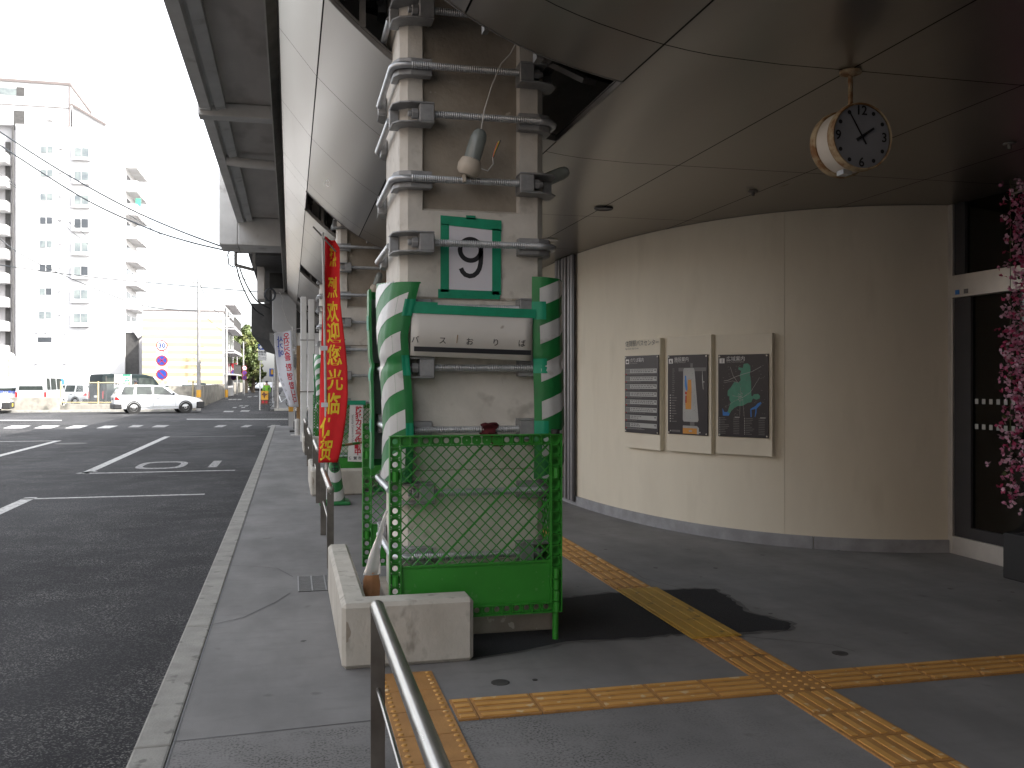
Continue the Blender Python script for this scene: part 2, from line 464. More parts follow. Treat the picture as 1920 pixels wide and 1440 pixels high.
M['fixture'] = pm('lamp_housing', (0.55,0.49,0.41), (0.46,0.41,0.34), 9, .5)
M['frost'] = pm('frosted_globe', (0.36,0.40,0.39), (0.30,0.34,0.33), 9, .2, trans=.35)
M['wood'] = pm('wood', (0.36,0.22,0.10), (0.28,0.17,0.08), 9, .7, stretch=(6,6,1))
M['brownboard'] = pm('brown_sign', (0.13,0.05,0.03), None, 5, .6)
M['amber'] = pm('amber_sign', (0.62,0.32,0.03), None, 5, .5)
M['hivis'] = pm('hi_vis_green', (0.22,0.55,0.04), None, 5, .7)
M['skin'] = pm('skin', (0.45,0.28,0.2), None, 5, .6)
M['darkcloth'] = pm('dark_cloth', (0.03,0.03,0.04), None, 9, .9)
M['maroon'] = pm('maroon_cloth', (0.09,0.008,0.012), (0.06,0.005,0.008), 20, .9)
M['mesh_grey'] = pm('grey_box_paint', (0.42,0.42,0.42), (0.37,0.37,0.37), 1.2, .6)

# ================================================================ ground, road, pavement
structure(MB().quad((-900,-300,-.17),(900,-300,-.17),(900,1500,-.17),(-900,1500,-.17)).build('ground', M['ground']))
rd = MB()
rd.quad((-70,-30,-.15),(-.64,-30,-.15),(-.64,33.5,-.15),(-70,33.5,-.15))
rd.quad((-70,33.5,-.15),(45,33.5,-.15),(45,55.6,-.15),(-70,55.6,-.15))
rd.add([(-5.35,55.6,-.15),(-1.15,55.6,-.15),(-1.4,320,-.15),(-9.5,320,-.15),(-6.8,108,-.15)], [(0,1,2,3,4)])
structure(rd.build('road', M['asphalt']))
structure(MB().quad((-75,56.0,-.146),(-5.5,56.0,-.146),(-7.2,112,-.146),(-75,112,-.146)).build('car_park', M['asphalt_far']))
structure(MB().quad((-.49,-30,0),(40,-30,0),(40,33.5,0),(-.49,33.5,0)).build('pavement', M['pave']))
k = MB()
ys = [y for y in [-5.8+2.0*i for i in range(21)]]
for a in ys:
    k.box(-.645, a+.004, -.17, -.492, min(a+1.996, 33.5), .004)
structure(k.build('kerb', M['kerb'], bevel=.012))
k = MB()
for i in range(40):
    k.box(-70+1.6*i, 55.55, -.17, -70+1.6*i+1.59, 55.75, -.02)
k.box(-.9, 55.9, -.17, 40, 56.1, -.03)
structure(k.build('kerb', M['kerb'], bevel=.01))
structure(MB().quad((-1.15,56.1,-.04),(40,56.1,-.04),(40,200,-.04),(-1.3,200,-.04)).build('pavement', M['pave']))

def gz(u, v, z=-.146):
    a = (u-CU)/FPX; b = (CV-v)/FPX; t = (z-EYE)/b
    return (t*(math.sin(TH)+a*math.cos(TH)), t*(math.cos(TH)-a*math.sin(TH)), z)

def line(mb, p, q, wd, z=-.146):
    p = Vector((p[0],p[1],z)); q = Vector((q[0],q[1],z)); d = (q-p).normalized(); s_ = Vector((-d.y,d.x,0))*wd/2
    mb.quad(p+s_, p-s_, q-s_, q+s_)
rm = MB()
# bus bay outline: long stroke and two bars, and the bay beyond
line(rm, (-3.68,19.4), (-3.68,30.4), .17)
line(rm, (-3.68,14.9), (-3.68,9.5), .17)
line(rm, (-3.6,18.55), (-1.02,18.55), .12)
line(rm, (-3.77,18.55), (-3.60,18.95), .17); line(rm, (-3.68,18.6), (-3.68,19.5), .17)
line(rm, (-3.77,14.72), (-1.25,14.72), .12)
line(rm, (-6.45,18), (-6.45,29.0), .17); line(rm, (-6.4,28.9), (-11,28.9), .12)
structure(rm.build('road_marking', M['paint']))
rm = MB()
line(rm, (-3.6,30.1), (-1.05,30.1), .09)
# numeral 0 and 1 painted to be read from the bay
def ring(cx, cy, ax, ay, wx, wy, n=40, p=3.2):
    o_ = []; i_ = []
    for j in range(n):
        t = 2*math.pi*j/n; c_, s_ = math.cos(t), math.sin(t)
        e = lambda q: math.copysign(abs(q)**(2/p), q)
        o_.append((cx+ax*e(c_), cy+ay*e(s_), -.146)); i_.append((cx+(ax-wx)*e(c_), cy+(ay-wy)*e(s_), -.146))
    rm.add(o_+i_, [(j, (j+1)%n, n+(j+1)%n, n+j) for j in range(n)])
ring(-2.52, 20.05, .47, .85, .13, .22)
line(rm, (-1.50,19.3), (-1.50,20.85), .17)
structure(rm.build('road_marking', M['paint_worn']))
rm = MB()
def far_quad(pts):
    rm.add([gz(*p) for p in pts], [(0,1,2,3)])
# dashed stripe row across the side street and thin lines
for (a, b_) in ((5,58),(63,113),(121,166),(180,222)):
    far_quad([(a,803),(b_-17,803),(b_,798),(a+17,798)])
structure(rm.build('road_marking', M['paint']))
rm = MB()
for (a, b_) in ((240,270),(284,318),(400,426),(450,474),(500,527)):
    far_quad([(a,801),(b_-10,801),(b_,797),(a+10,797)])
for (a, b_, v) in ((0,116,788),(350,540,786)):
    far_quad([(a,v+.9),(b_,v+.9),(b_,v-.9),(a,v-.9)])
for (a, b_, v) in ((418,436,771.5),(450,466,770.5)):
    far_quad([(a,v+1.2),(b_,v+1.2),(b_+3,v-1.2),(a+3,v-1.2)])
for (u, v) in ((440,764),(452,761),(456,764),(462,761),(468,744),(480,743),(432,749),(440,749),(449,749)):
    far_quad([(u-5,v+.8),(u+2,v+.8),(u+5,v-.8),(u-2,v-.8)])
structure(rm.build('road_marking', M['paint_worn']))
# seam crack in the tarmac out on the road
p = gz(125,832); 
mh = MB(); mh.cyl((p[0]+.1,p[1],-.16),(p[0]+.1,p[1],-.143),.42,28)
mo = mh.build('manhole_cover', M['girder'], origin=(p[0]+.1,p[1],-.15))
tag(mo, 'dark round manhole cover out in the road beyond the bay lines', 'manhole cover')

# cracks of the pavement slab
ck = MB()
for pts in ([(-.487,8.19),(-.30,8.10),(-.103,7.97),(.02,7.60)], [(-.487,6.22),(-.3,6.36),(-.1,6.75),(.0,7.02)]):
    for a, b_ in zip(pts, pts[1:]):
        line(ck, a, b_, .008, .002)
line(ck, (-.49,4.24), (.44,4.30), .006, .002)
line(ck, (-.485,-5), (-.485,33), .010, .002)
structure(ck.build('pavement', M['black']))

# asphalt patch on the pavement beside the column
ap = [(1.0,5.12),(1.30,5.20),(1.604,5.33),(1.95,5.30),(2.3,5.33),(2.75,5.27),(3.02,5.26),(3.12,5.38),(2.98,5.75),(3.05,6.1),(3.08,6.40),(2.95,6.45),(2.7,6.47),(2.3,6.46),(2.0,6.40),(1.85,6.36),(1.6,6.5),(1.6,6.7),(.62,6.7),(.62,5.3)]
ap_j = []
rj = random.Random(11)
for a, b_ in zip(ap, ap[1:]+ap[:1]):
    n_ = max(1, int(math.hypot(b_[0]-a[0], b_[1]-a[1])/.05))
    for i in range(n_):
        jt = .016 if a[0] > 1.5 else 0
        ap_j.append((a[0]+(b_[0]-a[0])*i/n_+rj.uniform(-jt,jt), a[1]+(b_[1]-a[1])*i/n_+rj.uniform(-jt,jt)))
ap = ap_j
fr_ = []
for i, q in enumerate(ap):
    a = Vector(ap[i-3]); b_ = Vector(ap[(i+3) % len(ap)]); t = (b_-a).normalized()
    o_ = rj.uniform(.012,.05) if q[0] > 1.3 else .02
    fr_.append((q[0]+t.y*o_, q[1]-t.x*o_))
fe = MB()
n_ = len(ap)
for i in range(n_):
    j2 = (i+1) % n_
    fe.add([(ap[i][0],ap[i][1],.0028),(ap[j2][0],ap[j2][1],.0028),(fr_[j2][0],fr_[j2][1],.0028),(fr_[i][0],fr_[i][1],.0028)], [(0,1,2,3)])
structure(fe.build('asphalt_patch', M['patch_edge']))
pt_ = MB(); pt_.add([(x,y,.004) for x,y in ap], [tuple(range(len(ap)))])
structure(pt_.build('asphalt_patch', M['patch']))

# tactile paving ------------------------------------------------
tb = MB(); tr_ = MB()
def tile(x0, y0, x1, y1):
    g = .003
    tb.box(x0+g, y0+g, -.01, x1-g, y1-g, .009)
def bars_y(x0, y0, x1, y1):
    tile(x0,y0,x1,y1)
    for i in range(4):
        c = x0 + (x1-x0)*(i+.5)/4
        tr_.prism([(c-.016,y0+.02),(c+.016,y0+.02),(c+.016,y1-.02),(c-.016,y1-.02)], .009, .0135)
def bars_x(x0, y0, x1, y1):
    tile(x0,y0,x1,y1)
    for i in range(4):
        c = y0 + (y1-y0)*(i+.5)/4
        tr_.box(x0+.015, c-.017, .009, x1-.015, c+.017, .0135)
def dots(x0, y0, x1, y1, nx, ny, xs=None):
    tile(x0,y0,x1,y1)
    for i in range(nx):
        for j in range(ny):
            cx = x0+(x1-x0)*((i+.5)/nx if xs is None else xs[i]); cy = y0+(y1-y0)*(j+.5)/ny
            tr_.lathe([(.0135,.009),(.010,.0135),(.004,.0145),(.0,.0145)], (cx,cy,0), (0,0,1), 8)
yA = 4.18
for i in range(12):
    bars_y(2.35, yA-.3*(i+1), 2.64, yA-.3*i)
for i in range(2): bars_y(2.35, 4.48+.3*i, 2.64, 4.78+.3*i)
for i in range(24): bars_y(2.35, 5.08+.3*i, 2.64, 5.38+.3*i)
dots(2.345, 4.18, 2.645, 4.48, 5, 5)
x = 2.345
while x > .80:
    bars_x(max(x-.3,.745), 4.19, x, 4.47); x -= .3
for i in range(12): bars_x(2.645+.3*i, 4.19, 2.945+.3*i, 4.47)
for i in range(9): dots(.44, 4.94-.3*(i+1), .735, 4.94-.3*i, 3, 5, (.10,.47,.90))
structure(tb.build('tactile_path', M['tactile']))
structure(tr_.build('tactile_path', M['tactile_r']))
ym = thing('tactile_mat', 'bright yellow ribbed guidance mat laid across the black asphalt patch', 'floor mat', (2.5,5.84,0))
b_ = MB(); b_.box(2.335,5.17,.012,2.655,6.51,.019); b_.build('base', M['mat'], ym)
b_ = MB()
for i in range(4):
    c = 2.335+.32*(i+.5)/4
    b_.box(c-.016,5.18,.019,c+.016,6.50,.024)
b_.build('rib', M['mat'], ym, bevel=.003)

# fine cracks and gum spots of the floor
ck = MB()
for pts in ([(2.15,8.2),(2.5,7.9),(2.72,7.2),(2.70,6.9),(2.85,6.5)], [(2.66,5.2),(3.1,4.9),(3.15,4.75)], [(1.55,7.3),(1.75,6.9),(1.72,6.72)]):
    for a, b_ in zip(pts, pts[1:]): line(ck, a, b_, .005, .0025)
rg_ = random.Random(21)
for i in range(46):
    x = rg_.uniform(-.4,5.2); y = rg_.uniform(2.2,9.5)
    if 2.2 < x < 2.8 or 4.1 < y < 4.6 or (.2 < x < 1.8 and 4.9 < y < 6.9): continue
    r = rg_.uniform(.008,.026); n_ = 9
    ck.add([(x+r*rg_.uniform(.6,1.3)*math.cos(2*math.pi*q/n_), y+r*rg_.uniform(.6,1.3)*math.sin(2*math.pi*q/n_), .002) for q in range(n_)], [tuple(range(n_))])
structure(ck.build('pavement', M['stain_floor']))
# drain grates and small covers
dg_ = thing('drain_grate', 'black square drain grate in the pavement beside the concrete block', 'drain grate', (.17,7.3,0))
b_ = MB(); b_.box(.06,7.04,-.02,.36,7.58,.003); b_.build('pit', M['void'], dg_)
b_ = MB()
for i in range(4): b_.box(.06+.1*i-.004,7.04,.003,.06+.1*i+.006,7.58,.008)
for i in range(19): b_.box(.06,7.05+.029*i,.003,.36,7.058+.029*i,.006)
b_.build('bar', M['clamp'], dg_)
for (u, v, r, lab) in ((938,1280,.048,'dark round access cap set in the pavement beyond the tactile path'),
                       (1003,1275,.014,'tiny dark round cap in the pavement right of the larger cap'),
                       (1575,1225,.045,'dark round access cap in the shaded floor near the wall')):
    p = gz(u,v,.0)
    o = MB().lathe([(r,-.01),(r,.003),(r*.8,.004),(0,.004)],(p[0],p[1],0),(0,0,1),20).build('access_cap', M['girder'], origin=(p[0],p[1],0))
    tag(o, lab, 'access cap')

# ================================================================ bus station under the viaduct
st = thing('bus_station', 'cream bus station with a curved entrance wall and a swooping metal panel soffit', 'building', (5.0,9.0,0))
PROF = [(-.09,4.44),(.0,4.33),(.07,4.24),(.215,4.06),(.33,3.945),(.455,3.83),(.60,3.705),(.73,3.605),(.87,3.51),(.98,3.45),(1.1,3.392),
        (1.27,3.322),(1.45,3.27),(1.65,3.222),(1.85,3.185),(2.05,3.165),(2.4,3.15),(12,3.15)]
def pz(x):
    for (a, b_), (c, d) in zip(PROF, PROF[1:]):
        if a <= x <= c:
            return b_ + (d-b_)*(x-a)/(c-a)
    return PROF[-1][1]
XB = [-.09,.215,.9,1.78,2.8,3.85,4.9,5.95,7.0,8.05,9.1,10.0]
sf = MB(); bk_ = MB()
for xi, (xa, xb) in enumerate(zip(XB, XB[1:])):
    if xa < 1.7:
        yb = sorted([y+7.8*n for n in range(-3,5) for y in (4.27,4.86,6.16,7.85,9.85)])
    else:
        yb = [4.27+2.18*i for i in range(-11,15)]
    yb = [y for y in yb if -19.5 < y < 33.4] + [33.5]
    for ya, yb_ in zip(yb, yb[1:]):
        if yb_ - ya < .1: continue
        if .2 < xa < 1.7 and any(abs(ya-(4.86+7.8*n)) < .01 for n in range(-3,5)): continue
        if xa > 1.0 and xa > 3.5 and ya > 12.5: continue
        g = .005
        n = 8 if xb < 2.9 else 1
        bk_.surf(lambda i, j: (xa-.012+(xb-xa+.024)*i/n, [ya-.012, yb_+.012][j], pz(min(max(xa+(xb-xa)*i/n,-.09),11))+.03), n, 1)
        sf.surf(lambda i, j: (xa+g+(xb-xa-2*g)*i/n, [ya+g, yb_-g][j], pz(xa+g+(xb-xa-2*g)*i/n)), n, 1)
so_ = sf.build('soffit_panel', M['soffit'], st, smooth=True)
bk_.build('panel_backing', M['void'], st)
# returned edges round the openings cut for the columns, and steel left hanging in them
ed = MB(); hg = MB(); hl = MB()
for n in range(0, 4):
    o_ = 7.8*n
    ed = MB()
    for yy in (4.86, 6.16):
        for i in range(16):
            xa = .215 + (1.78-.215)*i/16; xb = .215 + (1.78-.215)*(i+1)/16
            ed.bar((xa,yy+o_,pz(xa)+.02),(xb,yy+o_,pz(xb)+.02),.012,.045)
    for xx in (.215, 1.78):
        ed.bar((xx,4.86+o_,pz(xx)+.02),(xx,6.16+o_,pz(xx)+.02),.012,.045)
    ed.build('opening_edge', M['gutter'], st)
    MB().bar((1.58,4.5+o_,3.55),(1.58,6.6+o_,3.55),.06,.1).build('roof_framing', M['girder'], st)
    MB().bar((.5,6.75+o_,4.3),(3.2,6.75+o_,3.75),.1,.16).build('roof_framing', M['girder'], st)
    MB().bar((.3,4.6+o_,4.35),(.3,7+o_,4.35),.08,.12).build('roof_framing', M['girder'], st)
    MB().bar((.46,6.16+o_,3.86),(.46,6.16+o_,5.9),.04,.04).build('hanger', M['gutter'], st)
    MB().bar((1.70,5.2+o_,3.3),(1.50,5.9+o_,3.7),.09,.03).build('roof_framing', M['girder'], st)
    MB().bar((1.02,4.90+o_,3.42),(1.02,4.90+o_,3.62),.07,.03).build('hanger', M['gutter'], st)
    MB().bar((1.32,4.93+o_,3.3),(1.32,4.93+o_,3.5),.08,.04).build('hanger', M['gutter'], st)
MB().box(-.17,-20,4.60,-.12,33.4,6.158).build('fascia', M['girder'], st)
# gutter along the outer rim of the soffit
gt = MB()
gy = [-20+2.1*i for i in range(26)]
for a, b_ in zip(gy, gy[1:]):
    b2 = min(b_-.008, 33.4)
    if a > 33: break
    gt.prism([(-.185,4.485),(-.105,4.555),(-.105,4.64),(-.2,4.64)], a, b2, 'y')
gt.build('gutter', M['gutter'], st)
MB().prism([(-.2,4.47),(-.188,4.47),(-.188,4.65),(-.2,4.65)], -20, 33.4, 'y').build('gutter_rim', M['alu'], st)

# curved entrance wall
def bez(P, t):
    s_ = 1-t
    return (s_**3*P[0][0]+3*s_*s_*t*P[1][0]+3*s_*t*t*P[2][0]+t**3*P[3][0],
            s_**3*P[0][1]+3*s_*s_*t*P[1][1]+3*s_*t*t*P[2][1]+t**3*P[3][1])
BZ = [(3.46,12.2),(3.46,8.2),(4.7,7.5),(5.85,7.31)]
WC = [bez(BZ, i/48) for i in range(49)]
def offs(path, d):
    out = []
    for i, p in enumerate(path):
        a = Vector(path[max(i-1,0)]); b_ = Vector(path[min(i+1,len(path)-1)])
        t = (b_-a).normalized()
        out.append((p[0]+t.y*d, p[1]-t.x*d))      # towards the street side for d>0
    return out
def wall_strip(path, z0, z1, th, mb):
    ou = offs(path, 0); inn = offs(path, -th)
    mb.prism(ou + inn[::-1], z0, z1)
def strip_faces(path, z0, z1, dout, mb, th):
    a = offs(path, dout); b_ = offs(path, dout-th); n = len(path)
    vs = [(x,y,z0) for x,y in a]+[(x,y,z1) for x,y in a]+[(x,y,z0) for x,y in b_]+[(x,y,z1) for x,y in b_]
    fs = []
    for i in range(n-1):
        fs += [(i,i+1,n+i+1,n+i),(2*n+i,3*n+i,3*n+i+1,2*n+i+1),(n+i,n+i+1,3*n+i+1,3*n+i),(i,2*n+i,2*n+i+1,i+1)]
    fs += [(0,n,3*n,2*n),(n-1,3*n-1,4*n-1,2*n-1)]
    mb.add(vs, fs)
j = min(range(len(WC)), key=lambda i: abs(WC[i][1]-7.93))                                                    # the joint in the render
wl = MB()
strip_faces(WC[:j+1], .0, 3.146, 0, wl, .18)
p0, p1 = Vector(WC[j]), Vector(WC[j+1]); e = p0 + (p1-p0)*.03
strip_faces([tuple(e)]+WC[j+1:], .0, 3.146, 0, wl, .18)
wl.box(3.46,12.2,0,3.64,12.14+21.2,3.146)
wl.build('curved_wall', M['cream'], st, smooth=True)
sk = MB(); kj = min(range(len(WC)), key=lambda i: abs(WC[i][0]-4.74))
q0, q1 = Vector(WC[kj]), Vector(WC[kj+1])
strip_faces(WC[:kj+1], 0, .115, .022, sk, .03); strip_faces([tuple(q0+(q1-q0)*.06)]+WC[kj+1:], 0, .115, .022, sk, .03)
sk.box(3.438,12.2,0,3.46,33.4,.115)
sk.build('skirting', M['skirt'], st, smooth=True)
lv = MB()
lp = [p for p in WC if 11.1 < p[1]]
for i in range(6):
    y = 11.2+.125*i
    t = min(WC, key=lambda p: abs(p[1]-y))
    lv.box(t[0]-.055, y, .05, t[0]+.01, y+.07, 3.14)
lv.build('louvre_slat', M['louvre'], st, bevel=.008)
MB().box(3.44,11.15,.05,3.455,12.0,3.14).build('louvre_back', M['dark_frame'], st)

# doorway at the right end: frame, glass, transom, sill; a dim hall behind
dr = MB()
dr.box(5.80,7.26,0,5.90,7.33,3.146)
dr.build('door_post', M['alu'], st, bevel=.004)
MB().box(5.795,-3,2.30,5.915,7.258,2.50).build('transom', M['alu'], st, bevel=.004)
MB().box(5.80,-3,.0,5.91,7.258,.16).build('door_sill', M['alu'], st, bevel=.004)
fr = MB(); fr.box(5.82,7.05,.162,5.88,7.255,2.298); fr.box(5.82,5.2,.162,5.88,5.3,2.298); fr.box(5.82,7.12,2.502,5.88,7.255,3.145); fr.box(5.82,5.2,2.502,5.88,5.26,3.145)
fr.box(5.82,5.3,.162,5.88,7.05,.26)
fr.build('door_frame', M['dark_frame'], st)
gl = MB(); gl.box(5.845,-3,.262,5.853,7.049,2.297); gl.box(5.845,-3,2.503,5.853,7.119,3.143)
gl.build('glass_door', M['glass'], st)
for zc in (1.375, 1.155):
    for i in range(11):
        y = 7.02 - .085*i
        MB().box(5.840, y-.038, zc-.022, 5.8435, y, zc+.022).build('safety_mark', M['map_grey'], st)
stk = MB(); stk.box(5.790,7.16,2.325,5.7945,7.21,2.365); stk.build('door_sticker', M['map_blue'], st)
stk = MB(); stk.box(5.790,7.05,2.325,5.7945,7.10,2.365); stk.build('door_sticker', M['map_dgrey'], st)
hall = MB()
hall.box(10,-19,0,10.2,33,6.1); hall.box(5.9,7.6,0,10,7.75,3.149)
hall.box(5.80,-19,0,5.95,-3.001,3.148); hall.build('inner_wall', M['bgrey'], st)
MB().box(.2,-2.9,0,5.79,-2.7,3.13).build('shade_wall', M['dark_wall'], st)  # unseen wall added behind the viewer to darken the interior
rc = MB(); rc.box(3.6,33.35,0,10,33.5,6.1); rc.box(3.3,-19.2,3.2,10,-19.0,6.1)
rc.build('end_wall', M['cream'], st)

def ceil_pt(u, v, z=3.148):
    return gz(u, v, z)
for (u, v, r) in ((1132,390,.085),(1032,449,.085)):
    p = ceil_pt(u, v)
    MB().lathe([(0,-.004),(r*.7,-.004),(r*.75,-.002),(r,-.012),(r*1.04,0)],(p[0],p[1],3.146),(0,0,1),28).build('downlight', [M['alu'] if u < 1100 else M['dark_frame']], st, smooth=True)
for (u, v) in ((1412,358),(1893,268)):
    p = ceil_pt(u, v)
    MB().lathe([(0,-.04),(.012,-.04),(.014,-.012),(.04,-.008),(.042,0)],(p[0],p[1],3.146),(0,0,1),14).build('sprinkler', M['gutter'], st, smooth=True)

# ================================================================ railway viaduct overhead
va = thing('railway_viaduct', 'grey concrete railway viaduct running over the bus station and along the street', 'viaduct', (4,14,0))
MB().prism([(-1.03,6.16),(13,6.16),(13,7.2),(-1.03,7.2)], -45, 31.0, 'y').build('deck_slab', M['viaduct'], va)
eb = MB()
eb.prism([(-1.44,6.0),(-1.27,6.0),(-1.25,6.10),(-1.205,6.10),(-1.19,6.02),(-1.032,6.06),(-1.032,7.2),(-1.2,7.2),(-1.2,8.3),(-1.44,8.3)], -45, 15.95, 'y')
eb.prism([(-1.44,6.0),(-1.27,6.0),(-1.25,6.10),(-1.205,6.10),(-1.19,6.02),(-1.032,6.06),(-1.032,7.2),(-1.2,7.2),(-1.2,8.3),(-1.44,8.3)], 16.0, 31.0, 'y')
eb.build('edge_beam', M['viaduct_light'], va)
ca = MB(); ca.box(uX(372,16.2),16.1,5.93,-.2,16.42,6.155); ca.build('cross_rib', M['viaduct_light'], va, bevel=.02)
ca = MB(); ca.tube([(uX(425,19.6),19.6,6.0),(-1.0,19.6,5.97),(-.2,19.6,5.93)], .1, 12); ca.build('drain_pipe', M['viaduct_light'], va, smooth=True)
ca = MB(); ca.box(uX(411,27.3),27.2,5.37,-1.43,28.7,7.5); ca.box(-1.425,27.2,5.37,.4,28.7,6.155)
ca.build('cap_beam', M['viaduct_light'], va, bevel=.03)
br = MB(); br.prism([(-1.3,5.6),(8,5.6),(8,7.2),(-1.3,7.2)], 31.05, 57, 'y'); br.prism([(-1.4,3.3),(-.75,3.1),(-.75,4.45),(-1.4,4.45)],36,57,'y')
br.box(-.75,36,3.4,3,36.6,5.6)
br.build('bridge_girder', M['girder'], va)
MB().box(uX(482,34),34,4.45,uX(495,34),35.5,5.59).build('bearing_block', M['viaduct'], va)
MB().prism([(-1.25,5.8),(13,5.8),(13,7.2),(-1.25,7.2)], 57.1, 260, 'y').build('far_deck', M['viaduct'], va)
for i in range(8):
    y = 60+14*i
    MB().box(.6,y,-.1,2.2,y+1.6,5.79).build('pier', M['viaduct'], va)
for (xa, xb, ya, yb_) in ((12.0,13.0,-40,30),):
    MB().box(xa,ya,-.1,xb,yb_,6.155).build('rear_wall', M['viaduct'], va)

# shops beneath the viaduct across the side street
sh = thing('shop_row', 'dim low shop row tucked under the viaduct beyond the side street', 'building', (3,80,0))
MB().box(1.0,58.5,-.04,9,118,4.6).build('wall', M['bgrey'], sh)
b_ = MB()
for i in range(9): b_.box(.97,60+6*i,.0,1.0,64+6*i,2.8)
b_.build('shutter', M['girder'], sh)
MB().box(.2,58.3,3.0,1.0,118,3.2).build('awning', M['gutter'], sh)

# grey equipment box hanging at the end of the soffit and its fittings
gb = thing('equipment_box', 'pale grey steel box hung below the far end of the metal soffit', 'metal box', (uX(532,31.6),31.8,4.9))
xL, xR = uX(510.5,31.5), uX(556,31.5)
MB().prism([(xL,vZ(511,617,31.5)),(xR,vZ(556,652,31.5)),(xR,vZ(556,548,31.5)),(xL,vZ(511,548,31.5))],31.5,32.6,'y').build('casing', M['mesh_grey'], gb, bevel=.02)
MB().box(xL-.02,31.44,vZ(511,551,31.5),xR,31.52,vZ(511,541,31.5)).build('top_rail', M['gutter'], gb)
b_ = MB()
c0 = Vector((uX(505,31),31,vZ(505,553,31)))
for q in range(3):
    b_.tube([c0+Vector((.16*math.cos(a)+.02*q, -.05*q, .2*math.sin(a))) for a in [2*math.pi*i/20 for i in range(21)]], .018, 6)
b_.build('cable_coil', M['wire'], gb)
MB().tube([at(524,548,31.3),at(531,560,31.3),at(529,575,31.3),at(538,600,31.3),at(548,616,31.3),at(552,625,31.3)],.012,6).build('cable', M['pole'], gb)

# cable bracket bolted to the viaduct edge
cb = thing('cable_bracket', 'steel frame bracket sticking out from the viaduct edge carrying overhead cables', 'bracket', at(452,486,29.5))
b_ = MB()
P_ = [at(442,472,29.5),at(442,497,29.5),at(476,506,29.5),at(476,472,29.5)]
for a, c in zip(P_, P_[1:]+P_[:1]): b_.bar(a, c, .07, .09)
b_.build('frame', M['gutter'], cb)
b_ = MB()
b_.tube([at(431,468,29.5),at(427,478,29.5),at(429,496,29.5),at(438,501,29.5),at(442,497,29.5)],.022,6)
for v in (480,486): b_.tube([at(428,v,29.5),at(442,v-1,29.5)],.008,5)
b_.build('cable_loop', M['wire'], cb)

# ================================================================ columns with steel jacketing
X0, X1, Y0, Y1, CH = .655, 1.565, 5.70, 6.60, .045
RODZ = [.49,.875,1.256,1.632,1.997,2.388,2.773,3.165,3.455,3.79,4.17,4.55]
def rot90(p, k, c=((X0+X1)/2, (Y0+Y1)/2)):
    x, y = p[0]-c[0], p[1]-c[1]
    for _ in range(k): x, y = -y, x
    return (x+c[0], y+c[1])

def corner(p, k, c=((X0+X1)/2, (Y0+Y1)/2)):       # the front left corner drawn at each of the four corners
    x, y = p[0]-c[0], p[1]-c[1]
    # plan is not quite square: mirror rather than turn
    if k in (1, 2): x = -x
    if k in (2, 3): y = -y
    return (x+c[0], y+c[1])

